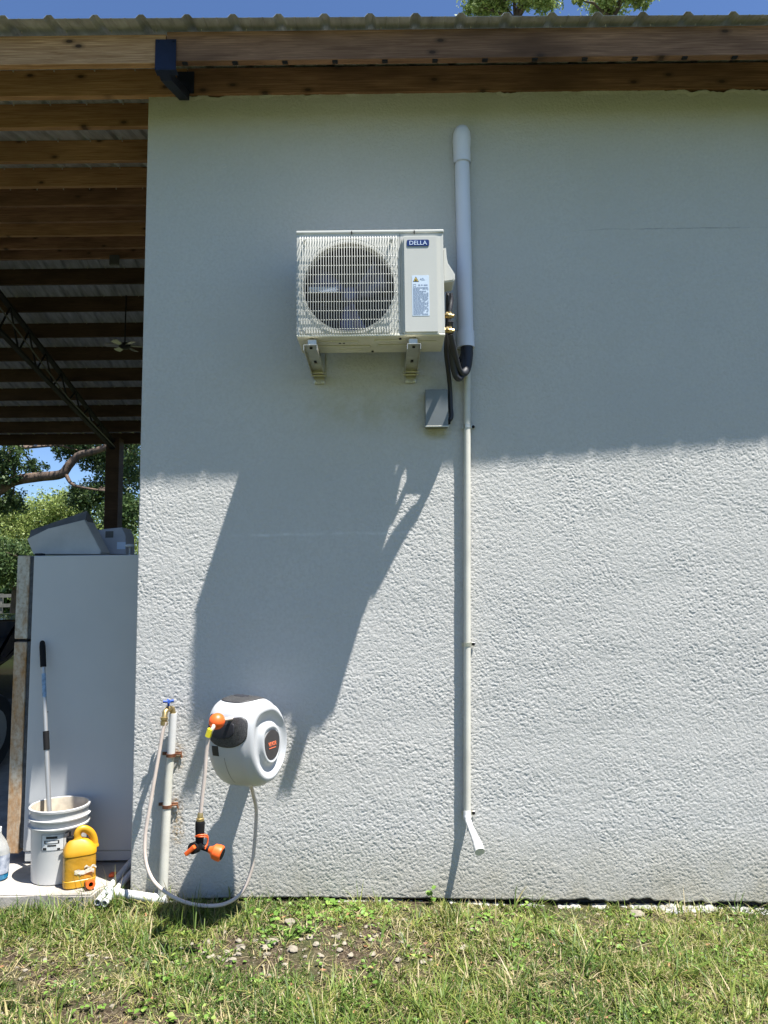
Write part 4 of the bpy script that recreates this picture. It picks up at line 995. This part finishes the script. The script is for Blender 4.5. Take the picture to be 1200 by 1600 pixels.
# red tractor-like mower far off
mw = thing('garden_tractor', 'small red tractor parked far off beyond the barn under the trees', 'tractor', (-15.3, 23.0, 0))
p = Vector((-15.3, 23, 0)); b = NB(); box(b, (p.x-.9, 22.6, .5), (p.x+.3, 23.4, 1.1), .08, 3); box(b, (p.x+.3, 22.5, .55), (p.x+.9, 23.5, .95), .08, 3); obj('body', b, M_red, mw, 40)
b = NB(); box(b, (p.x+.2, 22.75, 1.1), (p.x+.6, 23.25, 1.5), .05, 2); obj('seat', b, M_rubber, mw, 40)
for x, r in ((-.6, .3), (.55, .48)):
    for yy in (-.5, .5):
        b = NB(); lathe(b, [(0, -.1), (r, -.1), (r, .1), (0, .1)], axisM((p.x+x, 23+yy, r), (0, 1, 0)), 20); obj('wheel', b, M_tyre, mw, 40)
fn = thing('board_fence', 'weathered board fence far off beyond the lawn', 'fence', (-24, 31, 0)); 
for k in range(14):
    b = NB(); x = -30 + 1.5*k; box(b, (x-.06, 30.94, 0), (x+.06, 31.06, 1.5)); obj('post', b, M_cardE, fn)
for z in (.5, .95, 1.4):
    b = NB(); box(b, (-30, 30.90, z-.08), (-10, 30.938, z+.08)); obj('rail', b, M_cardE, fn)

# ------------------------------------------------------------------ trees
def leaves(centers, radii, counts, size, seed, squash=.8, tint=(0, 1)):
    r_ = np.random.default_rng(seed); Vs = []; T = []
    for c, r, n in zip(centers, radii, counts):
        # twig clumps inside the blob, leaves round each twig
        n = int(n*1.9); m = max(6, n//26); d = r_.normal(size=(m, 3)); d /= np.linalg.norm(d, axis=1)[:, None]
        tw = d*(r_.random((m, 1))**.45)*r; tw[:, 2] *= squash; tw += np.array(c)
        k = r_.integers(0, m, n); P_ = tw[k] + r_.normal(size=(n, 3))*min(r*.13, .28)
        a = r_.normal(size=(n, 3)); a /= np.linalg.norm(a, axis=1)[:, None]; u = r_.normal(size=(n, 3)); u -= a*(u*a).sum(1)[:, None]; u /= np.linalg.norm(u, axis=1)[:, None]
        a[:, 2] = np.abs(a[:, 2]); v = np.cross(a, u); s = size*r_.uniform(.6, 1.35, (n, 1))
        q = np.stack([P_-u*s*.5, P_+v*s*.26, P_+u*s*.5, P_-v*s*.26], 1); Vs.append(q.reshape(-1, 3))
        tt = np.clip(r_.normal(.5, .22, n) + (r_.random(m)[k]-.5)*.5, 0, 1)*(tint[1]-tint[0])+tint[0]; T.append(np.repeat(tt, 4))
    V_ = np.concatenate(Vs); return npmesh('crown', V_, np.arange(len(V_)).reshape(-1, 4), np.concatenate(T))
def tree(name, lab, loc, limbs, blobs, m, size, seed, group='trees beyond the barn', twigs=True, kind='tree'):
    t = thing(name, lab, kind, loc, group); b = NB()
    for pts__, r0, r1 in limbs:
        pp = smooth_path(pts__, 5); tube(b, pp, [r0+(r1-r0)*i/(len(pp)-1)*1. for i in range(len(pp))], 9)
    r2 = random.Random(seed)
    if twigs:
        tip = [Vector(l[0][-1]) for l in limbs]
        for c, r, n in blobs:
            c = Vector(c); near = min(tip, key=lambda q: (q-c).length)
            tube(b, [near, (near+c)/2+Vector((r2.uniform(-.2, .2), 0, .2)), c], [.05, .035, .012], 6)
            for k in range(5):
                e = c+Vector((r2.uniform(-1, 1), r2.uniform(-1, 1), r2.uniform(-.6, .8)))*r*.8; tube(b, [c, (c+e)/2+Vector((0, 0, .05*r)), e], [.022, .015, .005], 5)
    obj('trunk', b, M_bark, t, 60)
    obj('crown', leaves([q[0] for q in blobs], [q[1] for q in blobs], [q[2] for q in blobs], size, seed), m, t)
    return t
w3 = lambda px, py, Yy: tuple(W(px, py, Yy))
# big oak with the long limb
tree('oak_tree', 'large oak with a long bare limb sweeping across the gap under the eave', (-12.5, 16, 0),
     [([(-12.6, 16, -.1), (-12.5, 16, 1.6), (-12.1, 16, 3.2), (-11.4, 16, 4.0), w3(-12, 772, 16), w3(20, 752, 16), w3(60, 745, 16), w3(95, 741, 16), w3(108, 727, 16), w3(124, 711, 16), w3(148, 705, 16), w3(185, 690, 16), w3(240, 660, 16)], .20, .07),
      ([w3(24, 752, 16), w3(20, 732, 16), w3(15, 722, 15.9), w3(17, 700, 15.9), w3(14, 670, 15.8)], .07, .04),
      ([w3(17, 706, 15.9), w3(24, 703, 15.9), w3(32, 700, 15.9)], .045, .05),
      ([w3(102, 740, 16), w3(112, 756, 15.9), w3(130, 762, 15.8), w3(170, 768, 15.8)], .06, .02),
      ([(-12.4, 16, 2.5), (-13.2, 16, 5), (-14, 16.3, 8)], .3, .1)],
     [(w3(128, 696, 17.2), .7, 1000), (w3(104, 702, 17), .4, 350), (w3(150, 712, 17.2), .6, 1000), (w3(190, 700, 17), .9, 2000), (w3(200, 740, 16.9), .9, 2300), (w3(155, 780, 16.6), .75, 1900), (w3(130, 775, 16.6), .4, 600),
      (w3(8, 710, 15.5), .55, 700), (w3(0, 735, 15.6), .5, 700), (w3(55, 732, 17), .35, 400), (w3(200, 800, 15.5), .7, 2600), (w3(20, 785, 16.8), .45, 900),
      ((-13, 16, 8), 2.2, 2500), ((-14.5, 16, 6), 2, 2200), ((-8, 16.2, 7.6), 1.4, 1500), ((-6, 16.2, 7), 1.3, 1500), ((-10.5, 16, 8.8), 1.8, 2000)], M_oak, .10, 21)
bl = []
for px, py, r, n in ((75, 800, .9, 2600), (40, 820, 1.0, 2800), (105, 790, .7, 1500), (120, 830, .9, 2000), (10, 810, .9, 2400), (0, 850, 1.1, 3200), (40, 860, 1.0, 3000), (150, 850, 1.0, 2400), (90, 850, .9, 2200), (-40, 840, 1.4, 2400), (200, 850, 1.1, 2000)):
    v = W(px, py, 18.5); bl.append(((v.x, 18.5+rng.uniform(-.6, .6), v.z), r, n))
tree('bushy_tree', 'bright green bushy tree in full sun filling the gap left of the dark post', (-10.2, 18.7, 0), [([(-10.2, 18.9, -.1), (-10.3, 18.9, 1.5), (-10.1, 18.8, 2.8)], .16, .09), ([(-10.2, 18.9, 1), (-9, 18.8, 1.8), (-8.4, 18.7, 2.4)], .10, .05)], bl, M_oak2, .085, 33)
bl = []
for px, py, r, n in ((8, 880, .8, 2200), (28, 885, .7, 1800), (-20, 870, 1.0, 2200), (50, 880, .9, 1500)):
    v = W(px, py, 15.0); bl.append(((v.x, 15+rng.uniform(-.4, .4), v.z), r*.8, n))
tree('young_tree', 'small dark tree with a thin trunk standing at the left edge beside the refrigerator', (-9.75, 15, 0), [([(-9.45, 15, -.1), (-9.42, 15, .9), (-9.4, 15, 1.6)], .13, .09)], bl, M_oak, .09, 44)
bl = []
for px, py, r, n in ((745, 8, .55, 1000), (775, 2, .7, 1500), (800, -6, .8, 1800), (832, 4, .7, 1600), (858, 0, .6, 1100), (760, -25, 1.2, 2500), (840, -30, 1.4, 2500), (800, -60, 1.6, 2600)):
    v = W(px, py, 13.); bl.append(((v.x, 13.+rng.uniform(-.4, .4), v.z), r*.62, int(n*.55)))
tree('tall_tree', 'treetop with bright leaves showing above the metal roof, left of two', (3.2, 13.5, 0), [([(3.2, 13.5, -.1), (3.2, 13.5, 6), (3.3, 13.3, 11), (3.4, 13.1, 15.5)], .35, .08)], bl, M_oak2, .09, 55, 'treetops above the roof')
bl = []
for px, py, r, n in ((945, 2, .6, 1300), (975, -2, .7, 1500), (1000, 4, .45, 800), (905, 2, .28, 260), (960, -30, 1.2, 2000), (1010, -40, 1.0, 1500)):
    v = W(px, py, 13.); bl.append(((v.x, 13.+rng.uniform(-.4, .4), v.z), r*.62, int(n*.55)))
tree('tall_tree', 'treetop with bright leaves showing above the metal roof, right of two', (5.7, 13.5, 0), [([(5.7, 13.5, -.1), (5.8, 13.5, 6), (5.8, 13.3, 11), (5.8, 13.1, 15.5)], .35, .08)], bl, M_oak2, .09, 66, 'treetops above the roof')

# a far hedge of woodland so that the horizon is closed
bl = []
for k in range(46):
    x = -60 + 2.6*k; bl.append(((x, 44+rng.uniform(-2, 2), rng.uniform(1.5, 3.5)), rng.uniform(2.2, 3.6), 900))
wd = obj('distant_woodland', leaves([q[0] for q in bl], [q[1] for q in bl], [q[2] for q in bl], .5, 77), M_oak); tag(wd, 'far line of dark green woodland beyond the lawn', 'woodland', kind='stuff')

# ------------------------------------------------------------------ grass
def density(x, y):
    d = .78 + .75*(vnoise(x+7, y+7, 1.6, 31)-.5) + .9*(vnoise(x+7, y+7, 5.2, 32)-.5)
    d -= .60*np.exp(-(((x+.45)/.42)**2+((y+.52)/.15)**2)) + .80*np.exp(-(((x+1.60)/.45)**2+((y+.60)/.25)**2)) + .45*np.exp(-(((x+1.0)/.5)**2+((y+1.0)/.2)**2)) + .25*np.exp(-(((x-1.3)/.9)**2+((y+.13)/.10)**2)) + .3*np.exp(-(((x-.4)/.5)**2+((y+.22)/.12)**2))
    d += .35*np.exp(-(((x-.5)/1.2)**2+((y+1.0)/.25)**2)) + .25*np.exp(-(((x+1.35)/.35)**2+((y+.15)/.10)**2))
    return np.clip(d, .16, 1)
def blades(n, x0, x1, y0, y1, hmin, hmax, wd_, seed, lean=.9, dry=.28, usedens=True, tilt=.1):
    r_ = np.random.default_rng(seed)
    # clumps
    nc = n//7; cx = r_.uniform(x0, x1, nc*3); cy = r_.uniform(y0, y1, nc*3)
    dd = density(cx, cy) if usedens else np.full(cx.shape, .6)
    keep = (r_.random(len(cx)) < dd) & ~((cy > -.012)) & ~((cx < -1.45) & (cy > -.085)); cx = cx[keep][:nc]; cy = cy[keep][:nc]; dd = dd[keep][:nc]
    k = r_.integers(0, len(cx), n); sp_ = r_.uniform(.002, .022, len(cx))[k]; cs_ = r_.lognormal(-.1, .38, len(cx))[k]; ct_ = r_.normal(0, .12, len(cx))[k]; ca_ = r_.uniform(0, 2*pi, len(cx))[k]
    x = cx[k] + r_.normal(size=n)*sp_; y = np.minimum(cy[k] + r_.normal(size=n)*sp_, -.012)
    z = gh(x, y); ht = (hmin + (hmax-hmin)*r_.random(n)**1.8)*(.6+.6*dd[k])
    ht *= cs_; ht *= np.where((x > 0) & (y > -.3), .75, 1.)
    az = ca_ + r_.normal(0, 1.1, n); ln = np.abs(r_.normal(0, lean*.6, n)) + .1; t0_ = np.clip(r_.normal(tilt, .3, n), 0, 1.35); w0 = wd_*r_.uniform(.6, 1.4, n)
    dirx, diry = np.cos(az), np.sin(az); px_, py_ = -diry, dirx
    tw = r_.uniform(-.6, .6, n); px2 = px_*np.cos(tw)+dirx*np.sin(tw); py2 = py_*np.cos(tw)+diry*np.sin(tw)
    P_ = []; segs = [0, .35, .7, 1.]
    for i, t in enumerate(segs):
        th = np.clip(t0_+ln*t, 0, 1.5); hx = ht*t*np.sin(th); hz = ht*t*np.cos(th); ww = w0*(1-t**1.6)*.5 + .0001
        cxp = x+dirx*hx; cyp = y+diry*hx; czp = z+hz-.003
        cyp = np.minimum(cyp, -.004)
        if i < 3: P_.append(np.stack([cxp-px2*ww, cyp-py2*ww, czp], -1)); P_.append(np.stack([cxp+px2*ww, cyp+py2*ww, czp], -1))
        else: P_.append(np.stack([cxp-px2*ww, cyp-py2*ww, czp], -1)); P_.append(np.stack([cxp+px2*ww, cyp+py2*ww, czp], -1))
    V_ = np.stack(P_, 1).reshape(-1, 3); o_ = np.arange(n)[:, None]*8
    F_ = np.concatenate([o_+np.array([[0, 1, 3, 2]]), o_+np.array([[2, 3, 5, 4]]), o_+np.array([[4, 5, 7, 6]])], 0)
    patch_ = vnoise(x+3, y+3, 3.1, 41)
    isdry = r_.random(n) < (dry + .35*(patch_-.45) + np.where((x < .1) & (y < -.1), .04, 0))
    ti = np.where(isdry, r_.uniform(.72, 1, n), np.clip(r_.normal(.33, .13, n) + ct_ + (vnoise(x+1, y+1, 2.4, 42)-.5)*.5, 0, .68))
    return V_, F_, np.repeat(ti, 8)
def grass_obj(name, parts_, lab):
    off = 0; Vs, Fs, Ts = [], [], []
    for v, f, t in parts_: Vs.append(v); Fs.append(f+off); Ts.append(t); off += len(v)
    o = obj(name, npmesh(name, np.concatenate(Vs), np.concatenate(Fs), np.concatenate(Ts)), M_grass); tag(o, lab, 'grass', kind='stuff')
grass_obj('grass', [blades(150000, -2.5, 2.6, -1.75, 0, .014, .060, .0046, 51, 1.0, tilt=.45), blades(9000, -2.3, 2.4, -1.5, 0, .05, .11, .0058, 52, 1.0, .12, tilt=.5), blades(60000, -2.5, 2.6, -1.75, 0, .015, .06, .0030, 53, .8, .8, tilt=1.15),
                    blades(30000, -6, 6, -5.5, -1.75, .03, .09, .007, 54, .9, .15, False), blades(9000, -2.4, 2.5, -1.6, 0, .04, .10, .0042, 56, .3, .95, False, tilt=1.4), blades(5000, -2.3, 2.4, -1.5, 0, .06, .12, .0075, 57, 1.0, .0, tilt=.7)], 'patchy sunlit grass with dry straw blades in front of the wall')
# tuft in the hose loop and by the pipes
tufts = []
for cx, cy, n, h, sd in ((-.93, -.17, 260, .14, 1), (-1.36, -.06, 200, .12, 2), (-1.50, -.05, 160, .11, 3), (.30, -.25, 120, .12, 4), (-1.0, -.22, 200, .10, 5), (.72, -.10, 60, .10, 6)):
    r_ = np.random.default_rng(sd); v, f, t = blades(n, 0, 1, -1.2, -.2, .05, h, .004, 60+sd, .7, .1, False)
    vv = v.reshape(-1, 8, 3).copy(); base_ = vv[:, :2].mean(1); tgt = np.stack([cx+r_.normal(size=n)*.045, np.minimum(cy+r_.normal(size=n)*.03, -.02)], -1)
    vv[:, :, 0] += (tgt[:, 0]-base_[:, 0])[:, None]; vv[:, :, 1] += (tgt[:, 1]-base_[:, 1])[:, None]; vv[:, :, 2] += (gh(tgt[:, 0], tgt[:, 1])-base_[:, 2])[:, None]
    vv[:, :, 1] = np.minimum(vv[:, :, 1], -.006); tufts.append((vv.reshape(-1, 3), f, t))
grass_obj('tall_grass', tufts, 'taller green grass tufts by the pipes and hose loop')

# broad-leaved weeds
def weeds():
    r_ = np.random.default_rng(91); Vs = []; Ts = []
    spots = [(r_.uniform(-1.5, 1.9), -r_.random()**.8*1.3-.03) for _ in range(170)] + [(1.55+r_.normal()*.12, -.48+r_.normal()*.06) for _ in range(26)] + [(-.30+r_.normal()*.25, -.16+r_.normal()*.08) for _ in range(46)] + [(-.50+r_.normal()*.07, -.36+r_.normal()*.03) for _ in range(14)]
    for cx, cy in spots:
        cy = min(cy, -.04)
        for k in range(r_.integers(3, 9)):
            a = r_.uniform(0, 2*pi); L_ = r_.uniform(.010, .022)*(1.6 if (cx*7.3) % 1 < .3 else 1); x = cx+r_.normal()*.028; y = min(cy+r_.normal()*.022, -.03); z = float(gh(x, y)) + r_.uniform(.006, .028)
            u = np.array([cos(a), sin(a), r_.uniform(-.35, .5)]); u /= np.linalg.norm(u); s = np.array([-sin(a), cos(a), r_.uniform(-.3, .3)]); P0 = np.array([x, y, z]); nrm = np.cross(u, s)
            wv_ = L_*r_.uniform(.36, .5)
            pts2 = [(0, 0), (.25, -.8), (.6, -1), (1, 0), (.6, 1), (.25, .8)]
            ring = [P0+u*L_*t+s*wv_*q + nrm*(abs(q)*.15*L_) for t, q in pts2]
            Vs += [ring[0], ring[1], ring[2], ring[3], ring[0], ring[3], ring[4], ring[5]]; Ts += [min(1, max(0, r_.normal(.5, .25)))]*8
    V_ = np.array(Vs); return npmesh('weeds', V_, np.arange(len(V_)).reshape(-1, 4), np.array(Ts))
tag(obj('weeds', weeds(), M_weed), 'small bright round leaved weeds scattered through the grass', 'weeds', kind='stuff')
# sprig against the wall
def sprig(x, y, h, lab, seed):
    r_ = random.Random(seed); t = thing('weed_sprig', lab, 'weed', (x, y, float(gh(x, y)))); b = NB(); z0 = float(gh(x, y))
    tube(b, [(x, y, z0-.01), (x+.006, y, z0+h*.5), (x-.004, y-.01, z0+h)], [.0022, .0018, .001], 5); obj('stem', b, M_weed, t)
    Vs = []; 
    for k in range(9):
        zz = z0+h*(.25+.8*k/9); a = r_.uniform(0, 6.28); L_ = .03; u = Vector((cos(a), sin(a)*.6-.3, .3)).normalized(); s = u.cross(Vector((0, -.6, 1))).normalized(); P0 = Vector((x, y-.004, zz))
        for q in ((0, 0), (.5, -.42), (1, 0), (.5, .42)): Vs.append(P0+u*L_*q[0]+s*L_*q[1])
    V_ = np.array([tuple(v) for v in Vs]); obj('leaves', npmesh('l', V_, np.arange(len(V_)).reshape(-1, 4), nr.uniform(.2, .9, len(V_))), M_weed, t)
sprig(.215, -.030, .085, 'thin leafy weed growing against the wall foot left of the drain pipe', 1)

# pebbles and rubble
b = NB()
for k in range(300):
    if k < 80: x, y = -.42+rng.gauss(0, .40), -.50+rng.gauss(0, .13)
    elif k < 105: x, y = -1.5+rng.gauss(0, .3), -.5+rng.gauss(0, .2)
    else: x, y = rng.uniform(-2, 2.2), -rng.random()*1.2-.03
    y = min(y, -.03); s = rng.uniform(.004, .013)*(1.5 if rng.random() < .12 else 1)*(1.5 if k < 80 else 1)
    lump(b, (x, y, float(gh(x, y))+s*.3), (s, s*.8, s*.45), k, 2)
tag(obj('pebbles', b, M_rock, None, 40), 'scattered pale limestone pebbles in the bare patches of the grass', 'pebbles', kind='stuff')
for x, y, s, lab in ((-.52, -.46, .030, 'pale limestone chunk lying in the bare patch in front of the reel'), (1.72, -.47, .040, 'broad pale stone in the grass near the right edge'), (1.22, -.10, .035, 'broken plaster chunk beside the wall foot at the right'), (-1.95, -.42, .028, 'grey stone in the dirt at the left edge'), (.33, -.50, .022, 'white stone in the middle of the grass')):
    b = NB(); lump(b, (x, y, float(gh(x, y))+s*.25), (s, s*.75, s*.45), int(s*9000), 3); tag(obj('stone', b, M_rock, None, 50), lab, 'stone')
# dead leaves
b = NB(); M_dead = mat('dead leaf', (.26, .13, .06), .8, var=.35, vscale=8)
for k in range(150):
    x, y = rng.uniform(-2, 2.2), -rng.random()*1.2-.03; z = float(gh(x, y))+rng.uniform(.006, .022); a = rng.uniform(0, 6.28); L_ = rng.uniform(.015, .035)
    mm = Matrix.Translation((x, y, z)) @ Matrix.Rotation(a, 4, 'Z') @ Matrix.Rotation(rng.uniform(-.5, .5), 4, 'X') @ Matrix.Rotation(rng.uniform(-.4, .4), 4, 'Y')
    pp = [(0, 0, 0), (.4, -.28, .06), (1, 0, 0), (.4, .28, .06)]
    b.faces.new([b.verts.new(mm @ Vector(q)*1 if False else mm @ (Vector(q)*L_)) for q in pp])
tag(obj('leaf_litter', b, M_dead), 'scattered brown dead leaves on the grass', 'dead leaves', kind='stuff')
